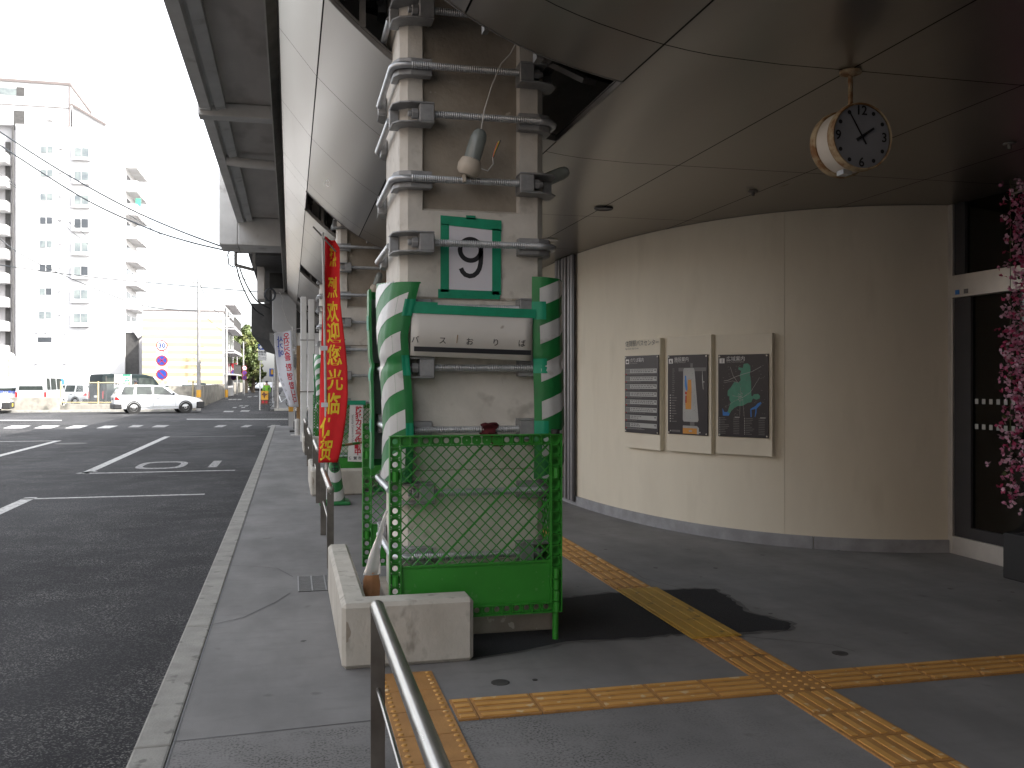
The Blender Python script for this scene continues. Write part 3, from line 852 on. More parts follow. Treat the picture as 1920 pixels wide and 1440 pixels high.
def make_column():
    root = thing('concrete_column', 'nearest square concrete column wrapped in steel rods and marked with a number nine', 'column', (1.11,6.15,0), 'steel jacketed columns along the kerb')
    m = MB()
    a, b, c, d, h = X0, X1, Y0, Y1, CH
    zt = 6.15
    side = [(b-h,c),(b,c+h),(b,d-h),(b-h,d),(a+h,d),(a,d-h),(a,c+h),(a+h,c)]
    n = len(side)
    vs = [(x,y,0) for x,y in side]+[(x,y,zt) for x,y in side]
    m.add(vs, [(i,i+1,n+i+1,n+i) for i in range(n-1)]+[tuple(range(n,2*n))])
    rx0, rx1, rz0, rz1, dp = .79, 1.405, 2.60, 5.6, .05
    # front face with the recess left open
    m.quad((a+h,c,0),(b-h,c,0),(b-h,c,rz0),(a+h,c,rz0))
    m.quad((a+h,c,rz1),(b-h,c,rz1),(b-h,c,zt),(a+h,c,zt))
    m.quad((a+h,c,rz0),(rx0,c,rz0),(rx0,c,rz1),(a+h,c,rz1))
    m.quad((rx1,c,rz0),(b-h,c,rz0),(b-h,c,rz1),(rx1,c,rz1))
    m.quad((rx0,c,rz0),(rx1,c,rz0),(rx1-.01,c+dp,rz0+.02),(rx0+.01,c+dp,rz0+.02))
    m.quad((rx0,c,rz0),(rx0+.01,c+dp,rz0+.02),(rx0+.01,c+dp,rz1),(rx0,c,rz1))
    m.quad((rx1,c,rz0),(rx1,c,rz1),(rx1-.01,c+dp,rz1),(rx1-.01,c+dp,rz0+.02))
    m.build('shaft', M['concrete'], root, fix=True)
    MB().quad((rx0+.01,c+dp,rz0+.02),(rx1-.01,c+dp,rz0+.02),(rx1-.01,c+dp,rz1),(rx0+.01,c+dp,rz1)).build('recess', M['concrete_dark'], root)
    j_ = MB(); j_.box(a+h,c-.006,2.055,b-h,c+.0,2.07); j_.box(a+h,c-.004,1.0,b-h,c,1.006)
    j_.build('joint', M['concrete_dark'], root)
    MB().box(.60,5.60,0,1.62,6.70,.16).build('plinth', M['concrete_dark'], root, bevel=.015)
    # clamps
    t_ = .012
    def clamp_mb(k, z, hh=.064):
        mb = MB()
        # drawn at the front left corner, turned k quarter turns
        ol = [(.845,5.695),(.845,5.562),(.705,5.560),(.635,5.585),(.598,5.64),(.592,5.80),(.652,5.80),(.652,5.742),(.702,5.694)]
        for z0, z1 in ((z+hh-t_, z+hh), (z-hh, z-hh+t_)):
            mb.prism([corner(p,k) for p in ol], z0, z1)
        mb.prism([corner(p,k) for p in [(.845,5.695),(.845,5.564),(.755,5.564),(.755,5.695)]], z-hh+t_, z+hh-t_)
        mb.prism([corner(p,k) for p in [(.594,5.80),(.650,5.80),(.650,5.745),(.594,5.745)]], z-hh+t_, z+hh-t_)
        bq = [corner(p,k) for p in [(.752,5.612),(.712,5.612)]]
        mb.cyl((*bq[0],z),(*bq[1],z),.034,6); 
        bq = [corner(p,k) for p in [(.712,5.612),(.690,5.612)]]
        mb.cyl((*bq[0],z),(*bq[1],z),.02,10)
        return mb
    def saddle_mb(k, z):
        mb = MB()
        ol = [(.84,5.697),(.84,5.625),(.71,5.62),(.64,5.648),(.612,5.71),(.61,5.84),(.652,5.84),(.652,5.742),(.702,5.697)]
        mb.prism([corner(p,k) for p in ol], z-.052, z+.052)
        return mb
    def arc(k, z, rev=False):
        pts = []
        for i in range(9):
            t = math.pi/2*i/8
            pts.append((.70-.10*math.sin(t), 5.70-.10*math.cos(t)))
        pts = [corner(p,k) for p in pts]
        if rev: pts = pts[::-1]
        return [(x,y,z) for x,y in pts]
    for li, z in enumerate(RODZ):
        A = li % 2 == 1                     # clamp at the front left corner on every other ring
        ks = (0, 2) if A else (1, 3)        # corners with clamps; the two others carry bends
        for k in ks: clamp_mb(k, z).build('clamp', M['clamp'], root, bevel=.004, seg=1)
        for k in (0,1,2,3):
            if k not in ks: saddle_mb(k, z).build('saddle', M['clamp'], root, bevel=.004, seg=1)
        # corner index: 0 front left, 1 front right, 2 back right, 3 back left (after turning)
        r0 = .021
        def thread(p, q):
            p = Vector(p); q = Vector(q); L_ = (q-p).length; nn = int(L_/.0065)
            pts = [p+(q-p)*i/nn for i in range(nn+1)]
            rr = [r0+.0028 if i % 2 else r0-.003 for i in range(nn+1)]
            return pts, rr
        if A:
            p, r = thread((.846,5.60,z),(1.515,5.60,z))
            b_ = MB(); tail = arc(1, z)
            tail_pts = [Vector(q) for q in tail]
            b_.tube(p + tail_pts + [Vector((1.62,6.50,z))], r + [r0]*(len(tail)+1), 10)
            b_.build('tie_rod', M['galv'], root, smooth=True)
            b_ = MB(); t2 = None
            b_.tube([(.60,5.80,z)] + arc(3,z,True) + [(1.37,6.70,z)], r0, 10)
            b_.build('tie_rod', M['galv'], root, smooth=True)
        else:
            p, r = thread((1.375,5.60,z),(.71,5.60,z))
            b_ = MB()
            b_.tube(p + [Vector(q) for q in arc(0,z)[1:]] + [Vector((.60,6.50,z))], r + [r0]*(len(arc(0,z))), 10)
            b_.build('tie_rod', M['galv'], root, smooth=True)
            b_ = MB()
            b_.tube([(.84,6.70,z)] + arc(2,z) + [(1.62,5.86,z)], r0, 10)
            b_.build('tie_rod', M['galv'], root, smooth=True)
    return root
col = make_column()
col2 = moved(col, 0, 7.8, 0, 'middle concrete column in steel rods behind the red banner')
col3 = moved(col, 0, 15.6, 0, 'farthest visible concrete column in steel rods left of the red banner pole')
# number sheet
ns = thing('number_sheet', 'white paper sheet printed with a black 9 and edged with teal tape on the column', 'paper sign', (1.09,5.69,2.3))
yS = 5.692
MB().box(.945,yS-.001,2.10,1.235,yS+.001,2.53).build('paper', M['paper'], ns)
b_ = MB()
for q in ([(.90,2.515),(1.285,2.488),(1.285,2.555),(.90,2.572)], [(.900,2.10),(.953,2.10),(.953,2.52),(.900,2.52)], [(1.225,2.09),(1.282,2.09),(1.282,2.50),(1.225,2.50)],
          [(.885,2.062),(1.275,2.062),(1.272,2.112),(.885,2.118)], [(1.06,2.555),(1.12,2.553),(1.12,2.578),(1.06,2.579)]):
    b_.prism(q, yS-.0035, yS-.0015, 'y')
b_.build('tape', M['tape'], ns)
def ribbon(mb, pts, wd, fn):
    L_ = []; 
    for i in range(len(pts)):
        a = Vector(pts[max(i-1,0)]); c = Vector(pts[min(i+1,len(pts)-1)]); t = (c-a).normalized(); nrm = Vector((-t.y,t.x))
        L_.append((Vector(pts[i])+nrm*wd/2, Vector(pts[i])-nrm*wd/2))
    for (a, b1), (c, d) in zip(L_, L_[1:]): mb.add([fn(*a),fn(*b1),fn(*d),fn(*c)],[(0,1,2,3)])
b_ = MB(); fn9 = plane_fn((1.088,yS-.0024,2.305),(1,0,0),(0,0,1))
ribbon(b_, [(.066*math.cos(2*math.pi*i/40), .060+.066*math.sin(2*math.pi*i/40)) for i in range(41)], .029, fn9)
ribbon(b_, [(.066,.060),(.0665,.02),(.064,-.02),(.056,-.055),(.042,-.080),(.020,-.098),(-.006,-.103),(-.032,-.095),(-.050,-.077),(-.060,-.055)], .029, fn9)
b_.build('lettering', M['black'], ns, fix=False)
# bus stop board
bs = thing('bus_stop_board', 'off white board lettered in Japanese above a black bar, taped across the column rods', 'sign', (1.08,5.55,1.85))
ex = Vector((1,-.0,-.026)).normalized(); ez = Vector((.026,0,1)).normalized(); o_ = Vector((1.075,5.548,1.832))
def bq(x, z, y=0): return o_ + ex*x + ez*z + Vector((0,y,0))
b_ = MB()
NB = 14
def bend(x): return -.005*math.cos(x*3.0)+.003*math.sin(x*9)
for (za, zb_) in ((-.148,.162),):
    b_.surf(lambda i, j: bq(-.375+.745*i/NB, [za+.01*(1-i/NB), zb_-.0*i][j], bend(-.375+.745*i/NB)), NB, 1)
b_.build('panel', M['board'], bs, solid=.006, smooth=True)
b_ = MB(); b_.surf(lambda i, j: bq(-.355+.72*i/NB, [-.112,-.083][j], bend(-.355+.72*i/NB)-.006), NB, 1)
b_.build('bar', M['black'], bs)
for ch, x in zip('バスおりば', (-.35,-.185,-.02,.142,.305)):
    b_ = MB(); put_text(b_, ch, lambda xx, yy, x=x: bq(x+xx, -.045+yy, bend(x+xx)-.006), .048, .004)
    b_.build('letter', M['black'], bs, fix=False)
b_ = MB(); b_.surf(lambda i, j: bq(-.385+.775*i/NB, [.115,.17][j], bend(-.385+.775*i/NB)-.0065), NB, 1)
b_.surf(lambda i, j: bq(-.39+.17*i/NB, [.16,.185][j], bend(-.39)-.008), NB, 1)
b_.build('tape', M['tape'], bs)
MB().tube([bq(-.10,-.055,-.018),bq(-.098,-.02,-.018),bq(-.095,-.005,-.018)],.0025,5).build('scratch', M['wood'], bs)

# foam corner guards with reflective stripes -------------------------------
def guard(name, label, path, z0, z1, tip, stripe, parent_group=None, inner=False, flip=False, tapes=(), joint=1.655, wob=.02):
    root = thing(name, label, 'foam guard', (path[len(path)//2][0], path[len(path)//2][1], z0), 'striped foam corner guards')
    # densify
    P = []
    for a, b_ in zip(path, path[1:]):
        for i in range(4): P.append((a[0]+(b_[0]-a[0])*i/4, a[1]+(b_[1]-a[1])*i/4))
    P.append(path[-1]); n = len(P)-1
    L_ = [0]
    for a, b_ in zip(P, P[1:]): L_.append(L_[-1]+math.hypot(b_[0]-a[0], b_[1]-a[1]))
    T_ = L_[-1]
    def pos(s_, z, out=0.0):
        d = max(0, min(1, s_))*T_
        for i in range(n):
            if d <= L_[i+1] + 1e-9: break
        f = (d-L_[i])/(L_[i+1]-L_[i]); a, b_ = P[i], P[i+1]
        x = a[0]+(b_[0]-a[0])*f; y = a[1]+(b_[1]-a[1])*f
        t = Vector((b_[0]-a[0], b_[1]-a[1])).normalized(); nx, ny = t.y, -t.x
        if flip: nx, ny = -nx, -ny
        zz = (z-z0)/(z1-z0)
        pinch = -.012*math.exp(-((z-joint)/.03)**2)
        w_ = wob*math.sin(zz*math.pi*1.5+.5) + tip*max(0,(zz-.72))*s_
        return Vector((x+w_+nx*(out+pinch), y+ny*(out+pinch), z - .03*s_*(zz > .99)))
    nz_ = 56
    b_ = MB(); b_.surf(lambda i, j: pos(i/n, z0+(z1-z0)*j/nz_), n, nz_)
    # edges and back, 18 mm thick
    b_.surf(lambda i, j: pos(i/n, z0+(z1-z0)*j/nz_, -.018), n, nz_)
    for s_ in (0, 1): b_.surf(lambda i, j: pos(s_, z0+(z1-z0)*j/nz_, -.018*i), 1, nz_)
    b_.surf(lambda i, j: pos(i/n, z1, -.018*j), n, 1)
    b_.build('foam', [M['foam']], root, smooth=True)
    if stripe:
        z = z0 - .10; 
        while z < z1:
            b_ = MB(); ns_ = 20; sa, sb, rise = stripe
            good = False
            def sp(i, j):
                s_ = sa+(sb-sa)*i/ns_
                zz = z + rise*(i/ns_)**1.0 + .112*j/6
                zz = min(max(zz, z0+.004), z1-.008)
                if abs(zz-joint) < .008: zz = joint - .008 if zz < joint else joint+.008
                return pos(s_, zz, .0022)
            b_.surf(sp, ns_, 6); 
            # drop collapsed faces
            keep = [k for k, f in enumerate(b_.f) if (Vector(b_.v[f[0]])-Vector(b_.v[f[3]])).length > 1e-4 or (Vector(b_.v[f[1]])-Vector(b_.v[f[2]])).length > 1e-4]
            b_.f = [b_.f[k] for k in keep]; b_.mi = [0]*len(b_.f)
            if b_.f: b_.build('stripe', M['reflect'], root, smooth=True)
            z += .232
    for (s0, s1, zt, hh) in tapes:
        b_ = MB(); b_.surf(lambda i, j: pos(s0+(s1-s0)*i/8, zt-hh/2+hh*j/2, .004+.0012*math.sin(i*1.3)), 8, 2)
        b_.build('tape', M['tape'], root, smooth=True)
    return root
FLP = [(.548,5.93),(.544,5.80),(.548,5.70),(.566,5.61),(.60,5.56),(.645,5.535),(.695,5.54)]
g1 = guard('corner_guard', 'green and white striped foam guard bulging round the nearest column at its left front corner', FLP, .95, 2.165, .30, (.0,.90,.19),
           tapes=((.88,1.0,1.99,.10),(.9,1.0,1.645,.12),(.9,1.0,1.262,.08)))
FRP = [(1.455,5.56),(1.50,5.535),(1.56,5.53),(1.63,5.56),(1.672,5.64),(1.675,5.78),(1.672,5.92)]
g2 = guard('corner_guard', "green and white striped foam guard on the nearest column's right front corner", FRP, .95, 2.195, .0, (.09,.80,.16),
           tapes=((.0,.16,1.985,.11),(.0,.16,1.645,.09),(.0,.16,1.262,.09)), wob=.008)
BLP = [(.80,6.78),(.70,6.775),(.62,6.75),(.56,6.70),(.535,6.62),(.53,6.52),(.532,6.42)]
g3 = guard('corner_guard', "plain green foam guard at the nearest column's left rear corner, seen from its inside", BLP, .95, 2.20, .0, None, flip=False,
           tapes=((.72,1.0,1.95,.10),(.70,1.0,1.60,.09),(.7,1.0,1.25,.09)), wob=.01)
for za, zb_ in ((1.0,1.63),(1.68,2.13)):
    MB().box(.562,6.665,za,.66,6.685,zb_).build('lining', M['foam_in'], g3)
# bus bars of teal tape running along the rods
for n_, (dy, l1, l2, l3) in enumerate(((7.8,"striped foam guard on the middle column's left corner, behind the red banner","striped foam guard on the middle column's right corner behind the nearest column","green foam guard at the middle column's left rear corner beside the red banner"),
                                       (15.6,"small striped foam guard left of the red banner, on the farthest column","striped foam guard on the farthest column's right front corner, hidden behind nearer columns","thin green foam guard at the farthest column's left rear corner beside the white posts"))):
    moved(g1, 0, dy, 0, l1); moved(g2, 0, dy, 0, l2); moved(g3, 0, dy, 0, l3)

# green plastic site fence panels ------------------------------------------
def fence_mesh():
    """one panel in its own plane: x 0..1.04, z .17..1.24, depth y 0..0.055"""
    W_, Z0, Z1, D = 1.03, .17, 1.235, .055
    B = .062; t_ = .006
    fr = MB()
    def hole(x0, z0, x1, z1, y, r):
        cx, cz = (x0+x1)/2, (z0+z1)/2; n = 12
        o_ = []; i_ = []
        for j in range(n):
            a = 2*math.pi*j/n; c_, s_ = math.cos(a), math.sin(a); k_ = 1/max(abs(c_), abs(s_))
            o_.append((cx+(x1-x0)/2*c_*k_, y, cz+(z1-z0)/2*s_*k_)); i_.append((cx+r*c_, y, cz+r*s_))
        fr.add(o_+i_, [(j,(j+1)%n,n+(j+1)%n,n+j) for j in range(n)])
    # outer and inner flanges
    fr.box(0,0,Z0,t_,D,Z1); fr.box(W_-t_,0,Z0,W_,D,Z1)
    fr.box(t_,0,Z1-t_,W_-t_,D,Z1); fr.box(t_,0,Z0,W_-t_,D,Z0+t_)
    fr.box(B,0,Z0+B,B+t_,D,Z1-B); fr.box(W_-B-t_,0,Z0+B,W_-B,D,Z1-B)
    fr.box(B,0,Z1-B,W_-B,D,Z1-B+t_); fr.box(B,0,Z0+B-t_,W_-B,D,Z0+B)
    nz = 16
    for side in (t_, W_-B):
        x0, x1 = side, side+B-t_
        for i in range(nz):
            za = Z0+(Z1-Z0)*i/nz; zb_ = Z0+(Z1-Z0)*(i+1)/nz
            fr.box(x0,.004,za-.002,x1,D-.004,za+.002)
            solid = i in (3,12) or (side > .5 and i < 4)
            hole(x0,za+.002,x1,zb_-.002,.03,.0165 if not solid else .004)
            hole(x0,za+.002,x1,zb_-.002,.034,.0165 if not solid else .004)
            if solid: fr.cyl(((x0+x1)/2,.012,za+.004),((x0+x1)/2,.012,zb_-.004),.02,10)
    nx = 15
    for (z0, z1) in ((Z1-B+t_,Z1-t_),(Z0+t_,Z0+B-t_)):
        for i in range(nx):
            xa = B+(W_-2*B)*i/nx; xb = B+(W_-2*B)*(i+1)/nx
            if not (z0 > 1 and i in (6,7,8,9)): fr.box(xa-.002,.004,z0,xa+.002,D-.004,z1)
            r = .004 if (i in (0,6,7,8,9)) and z0 > 1 else .0165
            hole(xa+.002,z0,xb-.002,z1,.03,r); hole(xa+.002,z0,xb-.002,z1,.034,r)
    lt = MB()
    xa, xb, za, zb_ = B+t_, W_-B-t_, .475, Z1-B
    def clip(px, pz_, dx, dz):
        t0, t1 = -9, 9
        for p, d, lo, hi in ((px,dx,xa,xb),(pz_,dz,za,zb_)):
            if abs(d) < 1e-9: continue
            a, b_ = (lo-p)/d, (hi-p)/d
            if a > b_: a, b_ = b_, a
            t0 = max(t0,a); t1 = min(t1,b_)
        return (t0, t1) if t1-t0 > .02 else None
    sp = .0665; k_ = 1.02
    for i in range(-18, 40):
        for sgn in (1, -1):
            px = xa + sp*i
            r = clip(px, za, sgn, k_)
            if not r: continue
            dx, dz = (1, k_) if sgn > 0 else (-1, k_)
            thick = .0115 if (sgn > 0 and i in (-3, 3, 8)) else .0058
            p = (px+dx*r[0], .036 if sgn > 0 else .030, za+dz*r[0]); q = (px+dx*r[1], .036 if sgn > 0 else .030, za+dz*r[1])
            lt.bar(p, q, thick, .008, (0,1,0))
    sl_ = MB(); sl_.box(B+t_,.026,Z0+B,W_-B-t_,.034,.475); sl_.box(B+t_,.018,.470,W_-B-t_,.044,.480)
    sl_.box(B+t_+.006,.022,Z0+B+.012,W_-B-t_-.006,.025,.462)
    return fr, lt, sl_
def fence(label, loc, rz, legs):
    root = thing('site_fence', label, 'site fence', (0,0,0), 'green plastic fence panels round the columns')
    fr, lt, sl_ = fence_mesh()
    fr.build('frame', M['green'], root); lt.build('lattice', M['green'], root); sl_.build('lower_panel', M['green'], root)
    for x in legs:
        b_ = MB(); b_.cyl((x,.03,.0),(x,.03,.42),.0185,14); b_.cyl((x,.03,.36),(x,.03,.40),.024,14)
        b_.build('leg', M['green'], root, smooth=True)
        b_ = MB(); b_.cyl((x,.03,1.232),(x,.03,1.262),.026,14); b_.build('cap', M['trim'], root, smooth=True)
    root.location = loc; root.rotation_euler.z = rz
    return root
f1 = fence('green lattice fence panel facing the viewer in front of the nearest column', (.555,5.365,0), 0, (.995,))
f2 = fence('green lattice fence panel behind the nearest column, its edge showing at the left', (.525,7.02,0), 0, ())
f3 = fence("green lattice fence panel along the nearest column's wall side, seen through the front panel", (1.60,5.43,0), R(90), ())
for dy, a, b_, c in ((7.8,'green fence panel in front of the middle column, carrying the white camera notice','green fence panel behind the middle column','green fence panel on the wall side of the middle column'),
                     (15.6,'far green fence panel in front of the farthest column, left of the red banner','far green fence panel behind the farthest column','far green fence panel on the wall side of the farthest column')):
    moved(f1,0,dy,0,a); moved(f2,0,dy,0,b_); moved(f3,0,dy,0,c)

# maroon rag knotted on the rod
rg = MB()
def ragf(i, j):
    a = 2*math.pi*i/18; zz = 1.292-.075*j/8
    r = .030+.008*math.sin(3*a+j)+.006*math.sin(j*1.3)
    return Vector((1.185+r*1.45*math.cos(a), 5.592+r*.9*math.sin(a), zz+.006*math.sin(2*a)))
rg.surf(ragf, 18, 8)
rg.add([(1.15,5.565,1.292),(1.225,5.565,1.288),(1.225,5.62,1.288),(1.15,5.62,1.292)], [(0,1,2,3)])
rg.surf(lambda i, j: (1.16+.03*i+.008*j, 5.56-.004*math.sin(i+j), 1.225-.012*j), 2, 6)
tag(rg.build('rag', M['maroon'], smooth=True, solid=.003, origin=(1.185,5.592,1.25)), 'dark maroon rag tied round the lowest open rod above the fence', 'rag')

# low concrete blocks round each column foot
def planter():
    m = MB()
    h, w_ = .352, .19
    poly = [(.27,5.075),(.99,5.075),(.99,5.265),(.415,5.265),(.415,7.0),(.27,7.0)]
    m.prism(poly, 0, h)
    root = m.build('concrete_surround', M['concrete_block'], bevel=.022, seg=1, origin=(.5,5.6,0))
    return tag(root, "nearest L-shaped pale concrete surround at the column foot, behind the handrail", 'concrete block', 'concrete surrounds at the column feet')
pl = planter()
b_ = MB()
b_.add([(.2925,5.0738,.262),(.303,5.0738,.255),(.309,5.0738,.232),(.318,5.0738,.205),(.313,5.0738,.18),(.305,5.0738,.172),(.302,5.0738,.152),(.2925,5.0738,.148)],[tuple(range(8))])
b_.build('chip', M['concrete_dark'], pl)
c2 = moved(pl, 0, 7.8, 0, 'concrete surround at the middle column foot, behind the striped cone')
c3 = moved(pl, 0, 15.6, 0, 'concrete surround at the farthest column foot, beyond the far handrails')
# bundle in kraft paper and clear plastic lying in the surround
kb = thing('paper_bundle', 'brown paper bundle in a clear plastic bag hanging inside the concrete surround', 'bag', (.49,5.92,.12))
b_ = MB()
def kf(i, j):
    a = 2*math.pi*i/20; t = j/10
    r = .052*(1-.22*t**3)+.006*math.sin(4*a+j*1.9)+.004*math.sin(7*a)
    return Vector((.492+r*math.cos(a)*1.05+.01*t, 5.92+r*.75*math.sin(a), .06+.285*t+.008*math.sin(3*a)*t))
b_.surf(kf, 20, 10); b_.build('paper', M['kraft'], kb, smooth=True)
b_ = MB()
def pf(i, j):
    a = 2*math.pi*i/14; t = j/14
    r = (.047*(1-t)**1.6+.008)+.003*math.sin(3*a+j)
    return Vector((.500+.09*t**1.3+r*math.cos(a), 5.92-.02*t+r*.6*math.sin(a), .335+.40*t))
b_.surf(pf, 14, 14); b_.build('plastic', M['clear'], kb, smooth=True)
b_ = MB(); b_.surf(lambda i, j: (.494+.062*math.cos(2*math.pi*i/16), 5.92+.045*math.sin(2*math.pi*i/16), .015+.05*j), 16, 1); b_.build('plastic', M['clear'], kb, smooth=True)

# emergency lamp dangling from a cord --------------------------------------
def lamp():
    root = thing('emergency_lamp', 'pale capsule lamp hanging by a white cord in front of the nearest column recess', 'lamp', (1.07,5.56,2.85), 'lamps dangling on the columns')
    base = Vector((1.055,5.565,2.84)); ax = Vector((.30,-.10,1)).normalized()
    b_ = MB(); b_.lathe([(0,-.045),(.05,-.043),(.070,-.02),(.074,.02),(.060,.055),(.05,.06)], base, ax, 24); b_.build('base', M['fixture'], root, smooth=True)
    b_ = MB(); b_.lathe([(.050,.05),(.052,.10),(.05,.19),(.042,.225),(.026,.243),(.0,.25)], base, ax, 24); b_.build('globe', M['frost'], root, smooth=True)
    b_ = MB(); b_.lathe([(0,.05),(.014,.05),(.014,.19),(0,.2)], base, ax, 12); b_.build('tube', M['fixture'], root, smooth=True)
    b_ = MB(); b_.box(1.02,5.60,2.775,1.09,5.66,2.80); b_.box(1.018,5.555,2.758,1.035,5.59,2.83); b_.build('mount', M['fixture'], root)
    top = base+ax*.25
    b_ = MB(); b_.tube([top, top+Vector((.02,-.0,.12)), top+Vector((.065,-.01,.27)), top+Vector((.12,-.02,.40)), Vector((1.295,5.50,3.53)), Vector((1.33,5.45,3.6))], .0045, 6); b_.build('cord', M['pole'], root)
    b_ = MB(); q = base+ax*.0+Vector((.06,-.03,0)); b_.tube([q,q+Vector((.05,0,-.015)),q+Vector((.085,0,.03)),q+Vector((.08,0,.07))],.004,6); b_.build('wire', M['pole'], root)
    e_ = q+Vector((.08,0,.06))
    for i, mm in enumerate(('lamp_red','plate_y','trim')):
        b_ = MB(); b_.tube([e_, e_+Vector((.012+.004*i,0,.05)), e_+Vector((.03+.010*i,0,.10+.008*i))],.0035,6); b_.build('wire', M[mm], root)
    return root
la = lamp()
moved(la, .12, 7.8, .02, 'pale capsule lamp hanging on the middle column, between the banner and nearest column')
l2 = copy_tree(la); l2['label'] = "pale capsule lamp sticking out from the nearest column's right side under the soffit"
l2.scale = (.85,.85,.85); l2.rotation_euler = (0, R(50), 0); l2.location = (1.62,5.95,2.86)
for ch in list(l2.children):
    if ch.name.startswith('cord') or ch.name.startswith('wire'): bpy.data.objects.remove(ch)

# ================================================================ street-side objects
def handrail(label, y0, y1):
    root = thing('handrail', label, 'handrail', (.335,(y0+y1)/2,0), 'steel handrails along the pavement')
    r = .0275; z = .655
    b_ = MB(); b_.lathe([(0,-.002),(r*.85,-.002),(r*1.06,.0),(r*1.06,.004),(r,.006),(r,y1-y0-.006),(r*1.06,y1-y0-.004),(r*1.06,y1-y0),(r*.85,y1-y0+.002),(0,y1-y0+.002)], (.335,y0,z), (0,1,0), 24)
    b_.build('rail', M['steel'], root, smooth=True)
    for y in (y1-.03, y0+.03):
        b_ = MB(); b_.box(.307,y-.006,0,.363,y+.006,z+.005); b_.build('post', M['steel_plate'], root, bevel=.002)
        b_ = MB(); b_.cyl((.335,y-.010,.62),(.335,y+.01,.62),.007,8); b_.build('bolt', M['steel'], root, smooth=True)
    b_ = MB(); b_.cyl((.335,y0+.036,.34),(.335,y1-.036,.34),.008,12); b_.build('lower_rod', M['steel'], root, smooth=True)
    return root
h1 = handrail('nearest stainless handrail rising from the bottom edge in front of the concrete surround', 1.95, 3.72)
h2 = copy_tree(h1); h2['label'] = 'stainless handrail beyond the nearest concrete surround, with the red banner pole on it'
h2.location = h1.location + Vector((-.01,5.90,0))
h3 = copy_tree(h1); h3['label'] = 'stainless handrail left of the striped cone'; h3.location = h1.location + Vector((-.0,9.75,.05))
h4 = copy_tree(h1); h4['label'] = 'far stainless handrail between the farther concrete surrounds'; h4.location = h1.location + Vector((-.02,13.2,.05))
h5 = copy_tree(h1); h5['label'] = 'farthest stainless handrail, in front of the white posts'; h5.location = h1.location + Vector((-.02,17.4,.05))

# red welcome banner
fb = thing('red_banner', 'tall red cloth banner lettered in yellow Chinese on a thin white pole', 'banner', (.33,9.42,0))
YF = 9.40
def px(u, v, y=YF): return at(u, v, y)
b_ = MB(); b_.tube([px(612.5,905), px(612,870)],.017,10); b_.tube([px(612,872),px(610,700),px(607.5,560),px(605,440)],[.013,.013,.012,.012],10); b_.cyl(px(605,440),px(605,436),.016,10)
b_.build('pole', M['pole'], fb, smooth=True)
b_ = MB(); b_.tube([px(587,425),px(605,444),px(630,472)],.008,8); b_.build('crossbar', M['gutter'], fb, smooth=True)
b_ = MB(); b_.cyl(px(602.5,446)+Vector((0,0,0)), px(608,446), .02, 8); b_.build('joint', M['pole'], fb)
rows = [(460,609,624),(480,609,637),(500,609.5,637.5),(540,608.5,637),(580,606,638.5),(620,604,643),(660,602.5,648),(700,601,651),(740,600,651.5),(780,599,648),(820,598,642),(840,597.5,638),(857,597,633)]
def fl(t, s_):                                  # t 0..1 across, s_ = photo row
    for (v0, l0, r0), (v1, l1, r1) in zip(rows, rows[1:]):
        if v0 <= s_ <= v1:
            k_ = (s_-v0)/(v1-v0); l = l0+(l1-l0)*k_; r = r0+(r1-r0)*k_; break
    y = YF + .035 + .05*math.sin(t*2.4+s_*.012) - .05*t + .012*math.sin(t*7+s_*.02)
    zz = vZ(CU, s_, 9.6)
    return Vector((uX(l+(r-l)*t, YF), y, zz))
NV = 60
b_ = MB(); b_.surf(lambda i, j: fl(i/12, 460+397*j/NV) + Vector((0,0,.0 if j else -.05*(i/12))), 12, NV)
b_.build('cloth', M['red'], fb, smooth=True, solid=.004)
b_ = MB()
chars = '热烈欢迎您光临佐贺'
cv = [497,552,595,632,672,715,757,800,838]
for ch, v in list(zip(chars, cv))[:9]:
    def fn(x, y, v=v):
        s_ = v - y*1.0; s_ = max(461, min(856, s_))
        cen = .54 if v < 740 else (.46 if v < 770 else .33)
        return fl(max(.02, min(.98, cen + x)), s_) + Vector((0,-.006,0))
    vs, fs = glyphs(ch, .018)
    b_.add([fn(x*.60*(.75 if v < 540 else 1), y*39) for x, y in vs], fs)
b_.build('lettering', M['yellow_ink'], fb, fix=False)
for v in (653, 759):
    b_ = MB(); p = px(610 if v < 700 else 611, v); b_.box(p.x-.045,p.y-.02,p.z-.022,p.x+.02,p.y-.015,p.z+.022); b_.box(p.x-.045,p.y+.02,p.z-.022,p.x+.02,p.y+.024,p.z+.022)
    b_.build('strap', M['white_cloth'], fb)

# white Korean banner seen from its back (mirrored lettering)
kb_ = thing('white_banner', 'white cloth banner with mirrored red and blue Korean lettering leaning over the kerb', 'banner', (uX(552,30),30,0))
YK = 30.0
krows = [(622,514,546),(650,515,547),(680,518,549.5),(710,523,553),(740,535,557),(755,541,559),(763,543,560)]
def kf_(t, s_):
    s_ = max(622, min(763, s_))
    for (v0, l0, r0), (v1, l1, r1) in zip(krows, krows[1:]):
        if v0 <= s_ <= v1:
            k_ = (s_-v0)/(v1-v0); l = l0+(l1-l0)*k_; r = r0+(r1-r0)*k_; break
    return Vector((uX(l+(r-l)*t, YK), YK+.08*math.sin(t*3+s_*.03), vZ(530, s_+5*(.5-t)*(1-(s_-622)/141), YK)))
b_ = MB(); b_.surf(lambda i, j: kf_(i/10, 622+141*j/30), 10, 30); b_.build('cloth', M['white_cloth'], kb_, smooth=True, solid=.006)
def krow(mb, txt, t0, vs_, sz, wd):
    for ch, v in zip(txt, vs_):
        g, fs = glyphs(ch, .02)
        mb.add([kf_(t0 - x*wd, v - y*sz) + Vector((0,-.012,0)) for x, y in g], fs)
